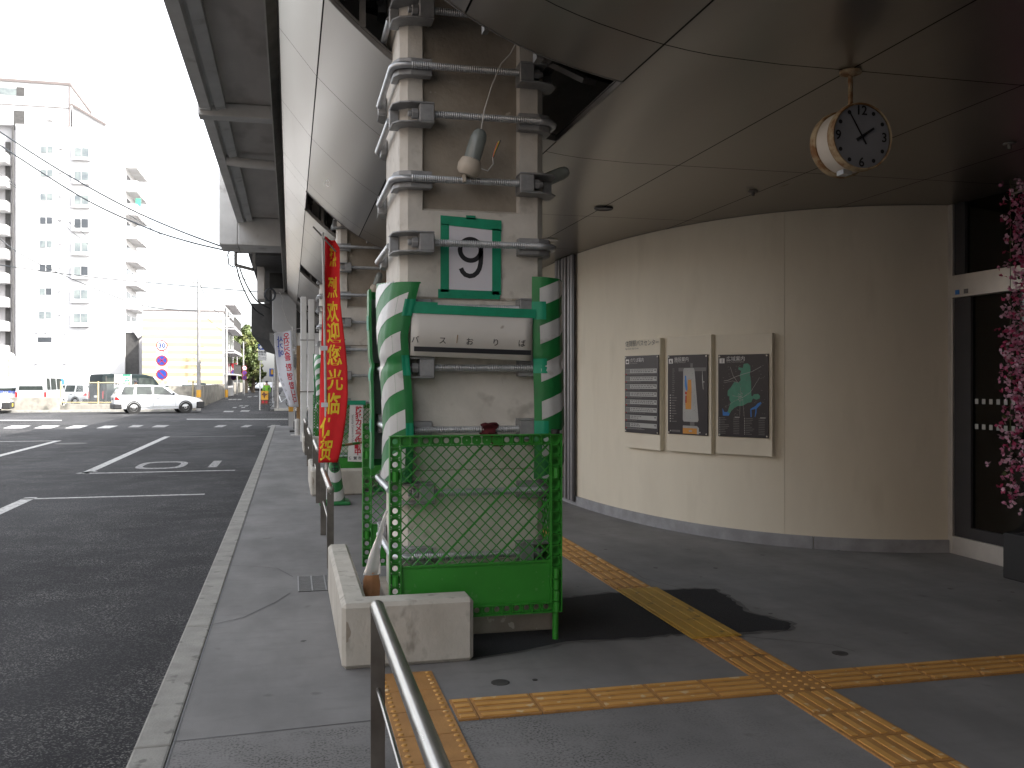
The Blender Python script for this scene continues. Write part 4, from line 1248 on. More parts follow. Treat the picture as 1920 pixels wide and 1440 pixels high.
b_ = MB(); krow(b_, '오신것을환영합니다', .70, [632,644,659,671,690,707,724,739,751], 14.5, .42); b_.build('lettering', M['red_ink'], kb_, fix=False)
b_ = MB(); krow(b_, '사가에', .33, [637,650,663], 14, .38)
b_.build('lettering', M['blue_ink'], kb_, fix=False)
b_ = MB()
for i, v in enumerate((703,712,722,732,741,748)):
    g, fs = glyphs('「사가시」의'[i], .0); b_.add([kf_(.12+.02*i - x*.16, v - y*7) + Vector((0,-.012,0)) for x, y in g], fs)
b_.build('lettering', M['grey_ink'], kb_, fix=False)
b_ = MB(); b_.tube([at(552,798,YK+.1),at(551,700,YK+.1),at(548.5,612,YK+.1)],.017,8); b_.tube([at(512,627,YK),at(546,619,YK),at(570,614,YK)],.009,6)
b_.build('pole', M['pole'], kb_, smooth=True)
b_ = MB()
for v in (655,690,722): b_.box(uX(549,YK),YK-.02,vZ(549,v,YK)-.03,uX(553,YK),YK+.05,vZ(549,v,YK)+.02)
b_.build('strap', M['white_cloth'], kb_)
b_ = MB(); b_.box(uX(543,29.5),29.2,0,uX(557,29.5),29.8,.05); b_.cyl((uX(552,YK),YK+.1,.05),(uX(552,YK),YK+.1,.30),.03,10); b_.build('base', M['girder'], kb_)

# brown board, yellow topped post and short post at the far end of the pavement
wb = thing('wooden_board', 'narrow brown wooden board standing behind the white banner', 'board', (uX(559,31.2),31.2,0))
MB().box(uX(556,31),31.0,.0,uX(563,31),31.06,vZ(560,648,31)).build('panel', M['wood'], wb)
MB().box(uX(563.5,31),31.0,.0,uX(569,31),31.4,vZ(560,655,31)).build('side', M['void'], wb)
yp = thing('kerb_post', 'grey post with a yellow band at the far kerb corner under the white banner', 'post', (uX(546,32.5),32.5,0))
MB().box(uX(541,32.5),32.4,0,uX(550,32.5),32.6,vZ(545,772,32.5)).build('shaft', M['mesh_grey'], yp)
MB().box(uX(541,32.5),32.39,vZ(545,771.5,32.5),uX(550,32.5),32.61,vZ(545,762,32.5)).build('band', M['amber'], yp)
sp_ = MB(); sp_.lathe([(.075,0),(.075,.42),(.06,.47),(0,.48)],(uX(557.5,27.5),27.5,0),(0,0,1),16); sp_.box(uX(545,27.5),27.3,0,uX(563,27.5),27.7,.02)
tag(sp_.build('short_post', M['pole'], smooth=True, origin=(uX(557.5,27.5),27.5,0)), 'short pale round post on a dark foot at the far pavement end', 'bollard')

# pair of white posts
for i, (ua, ub, lab) in enumerate(((563.5,575,'left one of two tall white posts rising to the soffit'),(578,590,'right one of two tall white posts rising to the soffit'))):
    r = thing('white_post', lab, 'post', (uX((ua+ub)/2,24.5),24.6,0), 'white posts')
    MB().box(uX(ua,24.5),24.5,0,uX(ub,24.5),24.5+(.16),3.72-.06*i).build('shaft', M['tank'], r, bevel=.02)
    MB().box(uX(ua,24.5)-.01,24.48,1.27,uX(ub,24.5)+.01,24.68,1.30).build('band', M['gutter'], r)
    MB().box(uX(ua,24.5)-.01,24.485,2.60,uX(ub,24.5)+.01,24.675,2.62).build('band', M['gutter'], r)

# traffic cones with a bar between them
def cone(label, x, y):
    root = thing('traffic_cone', label, 'traffic cone', (x,y,0), 'green traffic cones')
    H = .70
    def rad(z): return .135 + (.035-.135)*(z-.045)/(H-.045)
    b_ = MB(); b_.box(x-.19,y-.19,0,x+.19,y+.19,.045); b_.build('base', M['foam'], root, bevel=.015)
    b_ = MB(); b_.lathe([(rad(.045),.045),(rad(H),H),(rad(H)*.7,H+.012),(0,H+.012)],(x,y,0),(0,0,1),28); b_.build('body', M['foam'], root, smooth=True)
    for z0 in (.13,.37):
        b_ = MB()
        def sf_(i, j):
            a = 2*math.pi*i/36; z = z0+.10*math.sin(a)*.9+.12*j/3 ; z = max(.05,min(H-.01,z))
            return (x+(rad(z)+.0025)*math.cos(a), y+(rad(z)+.0025)*math.sin(a), z)
        b_.surf(sf_, 36, 3); b_.build('reflective_band', M['reflect'], root, smooth=True)
    b_ = MB()
    for k_, ch in enumerate('工事中'):
        g, fs = glyphs(ch, .02)
        zc = .60-.085*k_
        b_.add([(x+(rad(zc)+.006)*math.sin(q[0]*.085/rad(zc)), y-(rad(zc+q[1]*.085)+.006)*math.cos(q[0]*.085/rad(zc)), zc+q[1]*.085) for q in g], fs)
    b_.build('lettering', M['black'], root, fix=False)
    return root
cn1 = cone('green and white striped cone in front of the middle concrete surround under the red banner', .545, 12.0)
cn2 = moved(cn1, .80, 1.35, 0, 'green and white striped cone partly hidden behind the edge-on fence panel')
cb_ = thing('cone_bar', 'green and tan striped bar resting across the tops of the striped cones', 'barrier bar', (1.0,12.6,.70))
p = Vector((.545,12.0,.728)); q = Vector((1.345,13.35,.728)); p2 = p-(q-p)*.1; q2 = q+(q-p)*.1
NSEG = 9
for i in range(NSEG):
    a = p2+(q2-p2)*i/NSEG; b__ = p2+(q2-p2)*(i+1)/NSEG
    MB().cyl(a, b__, .017, 10).build('segment', M['green' if i % 2 else 'wood'], cb_, smooth=True)

# camera notice strip
cs = thing('camera_notice', 'narrow white notice lettered in red Japanese taped to the middle fence panel', 'sign', (uX(668,13.0),13.0,1.0))
YC = 13.05
b_ = MB(); b_.add([at(656,759,YC),at(681,759,YC),at(679,866,YC),at(652,865,YC)],[(0,1,2,3)]); b_.build('panel', M['tank'], cs, solid=.006)
xw = lambda u: uX(u,YC-.01)
b_ = MB()
for ch, v in zip('防犯カメラ作動中', [769,780.5,792,804,815.5,827,838.5,848]):
    g, fs = glyphs(ch, .03); c = at(673-(v-769)*.028, v, YC-.008); s_ = .098
    b_.add([c+Vector((x*s_,0,y*s_)) for x, y in g], fs)
b_.build('lettering', M['red_ink'], cs, fix=False)
b_ = MB(); g, fs = glyphs('Security Camera In Use', .0); c = at(661.5,804,YC-.008)
b_.add([c+Vector((y*.045,0,-x*.041)) + Vector((-.0001,0,0)) for x, y in g], fs); b_.build('lettering', M['grey_ink'], cs, fix=False)
b_ = MB(); g, fs = glyphs('佐 賀 市', .02); c = at(666,859.5,YC-.008); b_.add([c+Vector((x*.05,0,y*.05)) for x, y in g], fs); b_.build('lettering', M['grey_ink'], cs, fix=False)
b_ = MB(); c = at(668,755,YC-.012); b_.box(c.x-.13,c.y,c.z-.03,c.x+.13,c.y+.004,c.z+.03); b_.build('tape', M['tape'], cs)

# ================================================================ hanging clock
ck_ = thing('hanging_clock', 'round two-faced station clock with rusty rims hanging from the soffit', 'clock', (2.83,4.25,2.79))
Rc = .172
cc = Vector((2.805,4.165,2.785))                 # centre of the front face
mid = cc + Vector((0,.105,0))
b_ = MB(); b_.cyl((mid.x,mid.y,mid.z+Rc-.02),(mid.x,mid.y,3.14),.012,12); b_.build('hanger_rod', M['rust'], ck_, smooth=True)
b_ = MB(); b_.lathe([(.055,3.132),(.055,3.146)],(mid.x,mid.y,0),(0,0,1),20); b_.lathe([(0,3.118),(.02,3.12),(.055,3.132)],(mid.x,mid.y,0),(0,0,1),20); b_.build('ceiling_plate', M['rust'], ck_, smooth=True)
ax = (0,1,0)
b_ = MB(); b_.lathe([(Rc*.93,.045),(Rc*.93,.17)],cc,ax,48); b_.build('drum', M['clock_white'], ck_, smooth=True)
for y0, y1 in ((0,.05),(.165,.21)):
    b_ = MB(); b_.lathe([(Rc*.93,y0),(Rc*.97,y0-.004 if y0 == 0 else y0),(Rc,y0+.008),(Rc,y1-.01),(Rc*.985,y1),(Rc*.925,y1)],cc,ax,48); b_.build('rim', M['rust'], ck_, smooth=True)
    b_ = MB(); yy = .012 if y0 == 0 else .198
    b_.lathe([(0,yy),(Rc*.94,yy)],cc,ax,48); b_.build('face', M['shaded_clock_face'], ck_)
b_ = MB()
def cf(x, z): return Vector((cc.x+x, cc.y+.0085, cc.z+z))
import math as _m
for hnum in range(1,13):
    a = 2*_m.pi*hnum/12; rr = Rc*.76; b_ = MB()
    if hnum in (3,6,9,12):
        put_text(b_, str(hnum), lambda x, y, a=a, rr=rr: cf(rr*_m.sin(a)+x, rr*_m.cos(a)+y), .066, .018, sx=1.0)
    else:
        b_.lathe([(0,0),(.0105,0)], cf(rr*_m.sin(a)*1.05, rr*_m.cos(a)*1.05), (0,1,0), 14)
    b_.build('numeral' if hnum % 3 == 0 else 'hour_dot', M['black'], ck_, fix=False)
def hand(ang, l, tail, wd, y):
    d = Vector((_m.sin(ang),0,_m.cos(ang))); n_ = Vector((d.z,0,-d.x))
    c = Vector((cc.x,cc.y+y,cc.z)); mb = MB()
    mb.add([c-d*tail-n_*wd, c-d*tail+n_*wd, c+d*l+n_*wd*.7, c+d*l-n_*wd*.7], [(0,1,2,3)])
    return mb
hand(R(57), .082, .035, .0075, .005).build('hour_hand', M['black'], ck_, solid=.002)
hand(R(-31), .135, .045, .004, .002).build('minute_hand', M['black'], ck_, solid=.002)
b_ = MB(); b_.box(mid.x-.06,mid.y-.03,mid.z-Rc-.004,mid.x-.01,mid.y+.03,mid.z-Rc+.02); b_.build('latch', M['galv'], ck_)

# ================================================================ wall boards
def wall_board(label, A, B, z0, z1):
    """flat board between two points of the wall (plan), standing 3 cm off it"""
    A = Vector((A[0],A[1],0)); B = Vector((B[0],B[1],0)); ex = (B-A).normalized(); n_ = Vector((ex.y,-ex.x,0))
    wdt = (B-A).length
    off = .055
    o_ = A + n_*off
    root = thing('wall_board', label, 'information board', tuple((A+B)/2+Vector((0,0,z0))))
    def F(x, z, d=0): return o_ + ex*x + n_*d + Vector((0,0,z))
    def slab(mb, x0, za, x1, zb_, d0, d1):
        mb.add([F(x0,za,d0),F(x1,za,d0),F(x1,zb_,d0),F(x0,zb_,d0),F(x0,za,d1),F(x1,za,d1),F(x1,zb_,d1),F(x0,zb_,d1)],
               [(0,1,2,3),(4,5,6,7),(0,1,5,4),(1,2,6,5),(2,3,7,6),(3,0,4,7)])
        return mb
    return root, F, slab, wdt
def flat(mb, F, pts, d): mb.add([F(x,z,d) for x,z in pts], [tuple(range(len(pts)))])
WB = [('left cream wall board with black panel of white route bars under a Japanese heading',(3.668,9.793),(3.83,9.179),.822,2.005,(.0,1.0,.99,1.828)),
      ('middle cream wall board with a black panel showing an orange and grey site plan',(3.859,9.092),(4.099,8.538),.830,2.013,(.03,.96,1.008,1.818)),
      ('right cream wall board with a black panel showing a green region map',(4.121,8.498),(4.462,8.015),.84,2.006,(.03,.965,1.012,1.81))]
for bi, (lab, A, B, z0, z1, pn) in enumerate(WB):
    root, F, slab, W_ = wall_board(lab, A, B, z0, z1)
    slab(MB(), 0, z0, W_, z1, -.05, .0).build('backing', M['cream'], root, bevel=.003)
    xa, xb, pa, pb = pn[0]*W_+.01, pn[1]*W_-.012, pn[2], pn[3]
    pw, ph = xb-xa, pb-pa
    slab(MB(), xa, pa, xb, pb, .002, .012).build('panel', M['panel_black'], root, bevel=.002)
    D = .0128
    def G_(x, z, d=D): return F(xa+pw*x, pb-ph*z, d)           # panel coords, z down from the top
    def poly(mat, pts, name='print', d=D):
        mb = MB(); mb.add([G_(x,z,d) for x, z in pts], [tuple(range(len(pts)))]); return mb.build(name, M[mat], root, fix=False)
    def rects(mat, rs, name='print', d=D):
        mb = MB()
        for (x0, z_0, x1, z_1) in rs: mb.add([G_(x0,z_0,d),G_(x1,z_0,d),G_(x1,z_1,d),G_(x0,z_1,d)], [(0,1,2,3)])
        return mb.build(name, M[mat], root, fix=False)
    def text(mat, s_, x, z, size, bold=0, align='LEFT', d=D+.0006, fx=None):
        mb = MB(); fn = lambda a, c: G_(x, z, d) + (F(1,0)-F(0,0))*a + Vector((0,0,c))
        put_text(mb, s_, fn, size, bold, align, sx=fx or 1.0); return mb.build('lettering', M[mat], root, fix=False)
    scr = MB()
    for sx_, sz_ in ((.03,.02),(.97,.02),(.03,.98),(.97,.98)):
        scr.lathe([(0,.006),(.007,.005),(.009,0)], G_(sx_,sz_), (F(0,0,1)-F(0,0,0)), 10)
    scr.build('screw', M['alu'], root)
    rects('white', [(.03,.045,.135,.105)], 'pictogram')
    rng = random.Random(bi)
    if bi == 0:
        text('black', '佐賀駅バスセンター', .015, -.155, .070, 0, fx=.98)
        text('grey_ink', 'Saga Station Bus Center', .015, -.095, .026)
        text('white', 'のりば案内', .17, .06, .050, 0); text('map_grey', 'Bus Information', .17, .095, .02)
        rows_ = [.17+.1*i for i in range(8)]
        rects('map_grey', [(.03,z,.95,z+.057) for z in rows_], 'route_bar')
        rects('map_dgrey', [(.035,z+.004,.17,z+.053) for z in rows_], 'print', D+.0004)
        mb_ = []; mr_ = []; mw_ = []
        for z in rows_:
            for q in range(2):
                x = .20
                while x < (.85 if z < .7 else .35+.2*rng.random()):
                    l = .02+.05*rng.random(); mb_.append((x,z+.010+.022*q,x+l,z+.022+.022*q)); x += l+.02
            mb_.append((.88,z+.012,.93,z+.03))
            mr_.append((.03,z+.062,.055,z+.078))
            x = .07
            while x < .3+.6*rng.random(): l = .02+.06*rng.random(); mw_.append((x,z+.066,x+l,z+.074)); x += l+.012
        rects('map_dgrey', mb_, 'print', D+.0008); rects('lamp_red', mr_); rects('map_dgrey', mw_); rects('map_dgrey', [(.03,.945,.6,.955)])
        rects('black', [(.05,.065,.115,.09)], 'pictogram', D+.0006)
    elif bi == 1:
        text('white', '施設案内', .17, .058, .05, 0); text('map_grey', 'Facility Information', .17, .092, .02)
        poly('black', [(.05,.1),(.075,.06),(.085,.06),(.115,.1),(.1,.1),(.083,.08),(.065,.1)], 'pictogram', D+.0006)
        rects('map_dgrey', [(.28,.16,.96,.205),(.58,.105,.64,.205),(.57,.83,.68,.89)])
        poly('map_grey', [(.40,.19),(.42,.165),(.66,.165),(.68,.19),(.70,.3),(.78,.81),(.76,.835),(.41,.835),(.39,.81)], 'print', D+.0004)
        poly('map_orange', [(.52,.31),(.60,.31),(.61,.42),(.60,.68),(.46,.68),(.45,.58),(.5,.45)], 'print', D+.0008)
        poly('map_blue', [(.44,.26),(.475,.26),(.485,.33),(.51,.42),(.50,.45),(.46,.44),(.44,.38)], 'print', D+.0010)
        rects('lamp_red', [(.45,.46,.49,.495),(.455,.51,.485,.60)], 'print', D+.0012)
        poly('map_grey', [(.39,.885),(.74,.885),(.79,.91),(.79,.985),(.39,.985)])
        rects('map_orange', [(.39,.915,.74,.985)], 'print', D+.0006); rects('map_grey', [(.54,.94,.62,.96)], 'print', D+.001)
        poly('map_grey', [(.87,.16),(.885,.3),(.90,.44),(.885,.42),(.865,.3)])
        rects('map_grey', [(.055,.50+.033*i,.085,.515+.033*i) for i in range(11)]+[(.06,.95,.09,.965),(.79,.955,.83,.97),(.89,.33,.92,.345)])
        rects('map_dgrey', [(.11,.502+.033*i,.15+.1*rng.random(),.513+.033*i) for i in range(11)]+[(.12,.17+.025*i,.165+.02*rng.random(),.178+.025*i) for i in range(13)]+[(.11,.945,.32,.97)])
        mm = []
        for i in range(60):
            x = .41+.33*rng.random(); z = .18+.62*rng.random()
            mm.append((x,z,x+.008,z+.006))
        rects('map_dgrey', mm, 'print', D+.0006)
    else:
        text('white', '広域案内', .17, .055, .05, 0); text('map_grey', 'Wide Area Information', .17, .09, .02)
        text('black', 'i', .085, .076, .05, .03, 'CENTER', D+.0008)
        gp = [(.52,.115),(.60,.11),(.65,.14),(.655,.2),(.64,.22),(.665,.33),(.67,.5),(.69,.505),(.72,.48),(.80,.475),(.84,.5),(.83,.53),(.77,.545),(.70,.53),(.68,.56),(.67,.575),
              (.60,.585),(.50,.62),(.40,.625),(.33,.65),(.27,.685),(.24,.72),(.20,.70),(.22,.65),(.26,.58),(.235,.55),(.235,.51),(.195,.50),(.20,.44),(.26,.40),(.33,.335),(.42,.34),(.46,.31),(.44,.26),(.47,.2),(.41,.18),(.42,.155),(.50,.165)]
        poly('map_green', gp, 'print', D+.0004)
        poly('map_blue', [(.09,.655),(.13,.70),(.19,.70),(.21,.675),(.24,.72),(.22,.745),(.10,.745)])
        poly('map_blue', [(.85,.57),(.87,.59),(.82,.62),(.77,.655),(.77,.70),(.745,.755),(.735,.75),(.75,.66),(.67,.665),(.675,.755),(.655,.755),(.65,.66),(.68,.645),(.75,.62),(.79,.59)])
        ln = MB()
        def pl_(pts, wd):
            for a, c in zip(pts, pts[1:]):
                a_ = G_(a[0],a[1],D+.0008); c_ = G_(c[0],c[1],D+.0008); d_ = (c_-a_).normalized(); s__ = d_.cross(n0)*wd/2
                ln.add([a_+s__,a_-s__,c_-s__,c_+s__],[(0,1,2,3)])
        n0 = (F(0,0,1)-F(0,0,0)).normalized()
        pl_([(.12,.32),(.2,.315),(.36,.27),(.5,.24),(.68,.21),(.86,.15)], .004)
        pl_([(.12,.345),(.3,.32),(.42,.345)], .002); pl_([(.46,.40),(.45,.55),(.44,.75)], .002); pl_([(.5,.55),(.53,.75)], .002)
        pl_([(.83,.28),(.75,.36),(.66,.45),(.5,.52),(.3,.5)], .0025); pl_([(.25,.15),(.31,.26),(.40,.34)], .003); pl_([(.2,.62),(.35,.56),(.5,.52),(.64,.47)], .002)
        ln.build('print', M['map_grey'], root, fix=False)
        mm = []
        for i in range(70):
            x = .08+.84*rng.random(); z = .12+.62*rng.random(); mm.append((x,z,x+.012+.02*rng.random(),z+.006))
        rects('map_dgrey', mm, 'print', D+.0010)
        mm = [(.40+.1*rng.random(),.46+.1*rng.random()) for i in range(26)]
        rects('map_grey', [(x,z,x+.012,z+.008) for x, z in mm], 'print', D+.0012)
        mm = []; m2 = []
        for cx in (.03,.53):
            for i in range(10):
                z = .765+.021*i
                m2.append((cx,z,cx+.015,z+.012)); mm.append((cx+.03,z+.002,cx+.10+.1*rng.random(),z+.010)); mm.append((cx+.28,z+.002,cx+.40,z+.010))
        rects('map_dgrey', mm); rects('map_grey', m2+[(.34,.755,.44,.765),(.84,.755,.95,.765)])

# ================================================================ flower garland and its stand by the door
gd = thing('flower_garland', 'hanging garland of pink artificial blossom beside the glass door', 'garland', (5.50,6.12,.5))
rng = random.Random(5)
mbs = {'pink': MB(), 'pink2': MB(), 'pink3': MB(), 'leaf': MB()}
def petal(mb, c, s_):
    n_ = Vector((rng.gauss(0,1),rng.gauss(0,1),rng.gauss(0,1))).normalized(); a = n_.orthogonal().normalized(); b__ = n_.cross(a)
    th = rng.random()*6.28
    e1 = a*math.cos(th)+b__*math.sin(th); e2 = n_.cross(e1)
    k_ = len(mb.v)
    mb.add([c, c+e1*s_*.6+e2*s_*.45+n_*s_*.2, c+e1*s_*1.15+n_*s_*.1, c+e1*s_*.6-e2*s_*.45+n_*s_*.2], [(0,1,2,3)])
strands = []
for i in range(16):
    zt = 3.13; zb_ = .55+.9*rng.random()*(rng.random() < .75)
    strands.append((5.60+.11*rng.gauss(0,.7), 6.02+.16*rng.gauss(0,.8), zt, zb_))
strands += [(5.50,6.25,2.2,.57),(5.54,6.22,2.55,1.0),(5.54,6.2,2.9,.5)]
for (x, y, zt, zb_) in strands:
    n_ = int((zt-zb_)/.028)
    for i in range(n_):
        z = zt - .028*i
        wv = .035*math.sin(z*5+x*40)
        key = rng.choice(['pink','pink','pink2','pink2','pink2','pink3','pink','pink2','pink3','leaf' if rng.random() < .2 else 'pink'])
        c = Vector((x+wv+rng.gauss(0,.028), y+rng.gauss(0,.035), z+rng.gauss(0,.015)))
        for q in range(3): petal(mbs[key], c, .032)
for k_, mb in mbs.items():
    mb.build('leaf' if k_ == 'leaf' else 'blossom', M[k_], gd, fix=False)
b_ = MB()
for (x, y, zt, zb_) in strands[:8]: b_.tube([(x,y,3.146),(x,y,zb_+.1)],.003,5)
b_.build('stem', M['leaf'], gd)
b_ = MB(); b_.cyl((5.42,6.12,2.995),(5.75,6.0,3.11),.008,8); b_.build('hanger', M['alu'], gd)
bk = thing('black_stand', 'plain black planter box on the floor below the pink garland', 'planter', (5.72,6.0,0))
MB().prism([(5.47,6.27),(6.2-.42,6.1),(5.78,5.6),(5.50,5.62)], 0, .36).build('box', M['stand'], bk, bevel=.01)
MB().prism([(5.55,6.18),(5.74,6.06),(5.72,5.68),(5.56,5.70)], .362, .375).build('soil', M['void'], bk)

# ================================================================ across the side street
GZ = -.15
# low walls of the car park
lw = MB(); lw.box(uX(-60,56.6),56.6,GZ,uX(113,56.6),56.85,vZ(60,745,56.6))
tag(lw.build('low_wall', M['blockwall'], bevel=.02, origin=(uX(50,56.6),56.7,GZ)), 'higher weathered concrete wall along the car park at the left', 'wall')
lw = MB(); lw.prism([(uX(113.5,56.6),GZ),(uX(242,56.6),GZ),(uX(242,56.6),vZ(200,757,56.6)),(uX(124,56.6),vZ(124,757,56.6)),(uX(117,56.6),vZ(117,762,56.6)),(uX(113.5,56.6),vZ(114,757,56.6))],56.6,56.85,'y')
tag(lw.build('low_wall', M['blockwall'], bevel=.02, origin=(uX(180,56.6),56.7,GZ)), 'lower dark concrete wall carrying the chain link fence', 'wall')
# chain link fence
cf_ = thing('chain_link_fence', 'yellowed chain link fence with pale posts on the low wall before the dark van', 'fence', (uX(160,56.7),56.7,.3))
b_ = MB()
for u in (114,184,243): b_.cyl(at(u,757,56.7),at(u,715,56.7),.045,8)
b_.build('post', M['stripe_y'], cf_, smooth=True)
b_ = MB(); b_.cyl(at(130,717.5,56.7),at(243,717.5,56.7),.03,8); b_.cyl(at(114,754.5,56.7),at(243,754.5,56.7),.025,8); b_.build('rail', M['stripe_y'], cf_, smooth=True)
b_ = MB(); b_.bar(at(199,757,56.75),at(199,705,56.75),.06,.06); b_.build('brace', M['girder'], cf_)
b_ = MB()
x0, x1 = uX(145,56.7), uX(243,56.7); z0, z1 = vZ(150,754,56.7), vZ(150,718,56.7)
n_ = int((x1-x0)/.09)
for i in range(-14, n_):
    for sg in (0,1):
        a = x0+.09*i; h = z1-z0
        xs, zs, xe, ze = a, z0, a+h, z1
        if xs < x0: zs += x0-xs; xs = x0
        if xe > x1: ze -= xe-x1; xe = x1
        if xe-xs < .02: continue
        if sg: b_.bar((xs,56.7,z0+z1-zs),(xe,56.7,z0+z1-ze),.006,.006)
        else: b_.bar((xs,56.7,zs),(xe,56.7,ze),.006,.006)
b_.build('mesh', M['galv'], cf_)

# block wall along the left of the street beyond, with its return
bw = thing('block_wall', 'long pale block wall running away along the left of the street', 'wall', (-6.5,80,0))
b_ = MB()
p = [(uX(316,57.5),57.5),(-5.55,57.6),(-6.95,108)]
zt = 1.28
b_.bar((p[0][0],p[0][1],.56),(p[1][0],p[1][1],.56),.18,1.42); b_.bar((p[1][0],p[1][1]+.1,.56),(p[2][0],p[2][1],.56),.18,1.42)
b_.build('wall', M['blockwall'], bw)
b_ = MB()
for i in range(12):
    t = i/12; b_.box(p[1][0]+(p[2][0]-p[1][0])*t-.02,p[1][1]+(p[2][1]-p[1][1])*t,GZ,p[1][0]+(p[2][0]-p[1][0])*t+.12,p[1][1]+(p[2][1]-p[1][1])*t+.25,zt+.02)
b_.build('pilaster', M['blockwall'], bw)
b2 = thing('block_wall', 'dark low wall farther along the left of the street below the big tree', 'wall', (-7.5,135,0))
b_ = MB(); b_.bar((-7.05,112,.6),(-8.3,190,.6),.2,1.5); b_.build('wall', M['blockwall'], b2)
b_ = MB(); b_.bar((-6.98,109,.2),(-7.05,116,.2),.3,1.7); b_.build('dark_gate', M['girder'], b2)

# ---------------------------------------------------------------- vehicles
def wheel(root, x, y, r, w_, near):
    wr = MB(); wr.lathe([(r*.62,-w_/2),(r*.92,-w_/2),(r,-w_*.35),(r,w_*.35),(r*.92,w_/2),(r*.62,w_/2)],(x,y,r),(0,1,0),24)
    t = wr.build('wheel', M['tyre'], root, smooth=True)
    s_ = -1 if near else 1
    b_ = MB(); b_.lathe([(r*.63,s_*w_*.42),(r*.58,s_*w_*.30),(r*.30,s_*w_*.32),(r*.16,s_*w_*.45),(0,s_*w_*.45)],(x,y,r),(0,1,0),20); b_.build('rim', M['rim'], t, smooth=True)
    b_ = MB(); b_.lathe([(r*.12,s_*w_*.46),(0,s_*w_*.47)],(x,y,r),(0,1,0),12)
    for k_ in range(6):
        a = k_*math.pi/3; b_.lathe([(r*.055,s_*w_*.335),(0,s_*w_*.335)],(x+.45*r*math.cos(a),y,r+.45*r*math.sin(a)),(0,1,0),8)
    b_.build('hub', M['trim'], t)
    return t

def loft_body(stations, mb):
    """stations: (x, [(half width, z)...]) from bottom to the centre of the top"""
    n = len(stations[0][1]); vs = []; fs = []
    for x, sec in stations:
        for hw, z in sec: vs.append((x,-hw,z))
        for hw, z in sec[::-1]: vs.append((x,hw,z))
    m = 2*n
    for i in range(len(stations)-1):
        for k_ in range(m):
            k2 = (k_+1) % m
            fs.append((i*m+k_, i*m+k2, (i+1)*m+k2, (i+1)*m+k_))
    fs.append(tuple(range(m))); fs.append(tuple(range((len(stations)-1)*m, len(stations)*m))[::-1])
    mb.add(vs, fs)

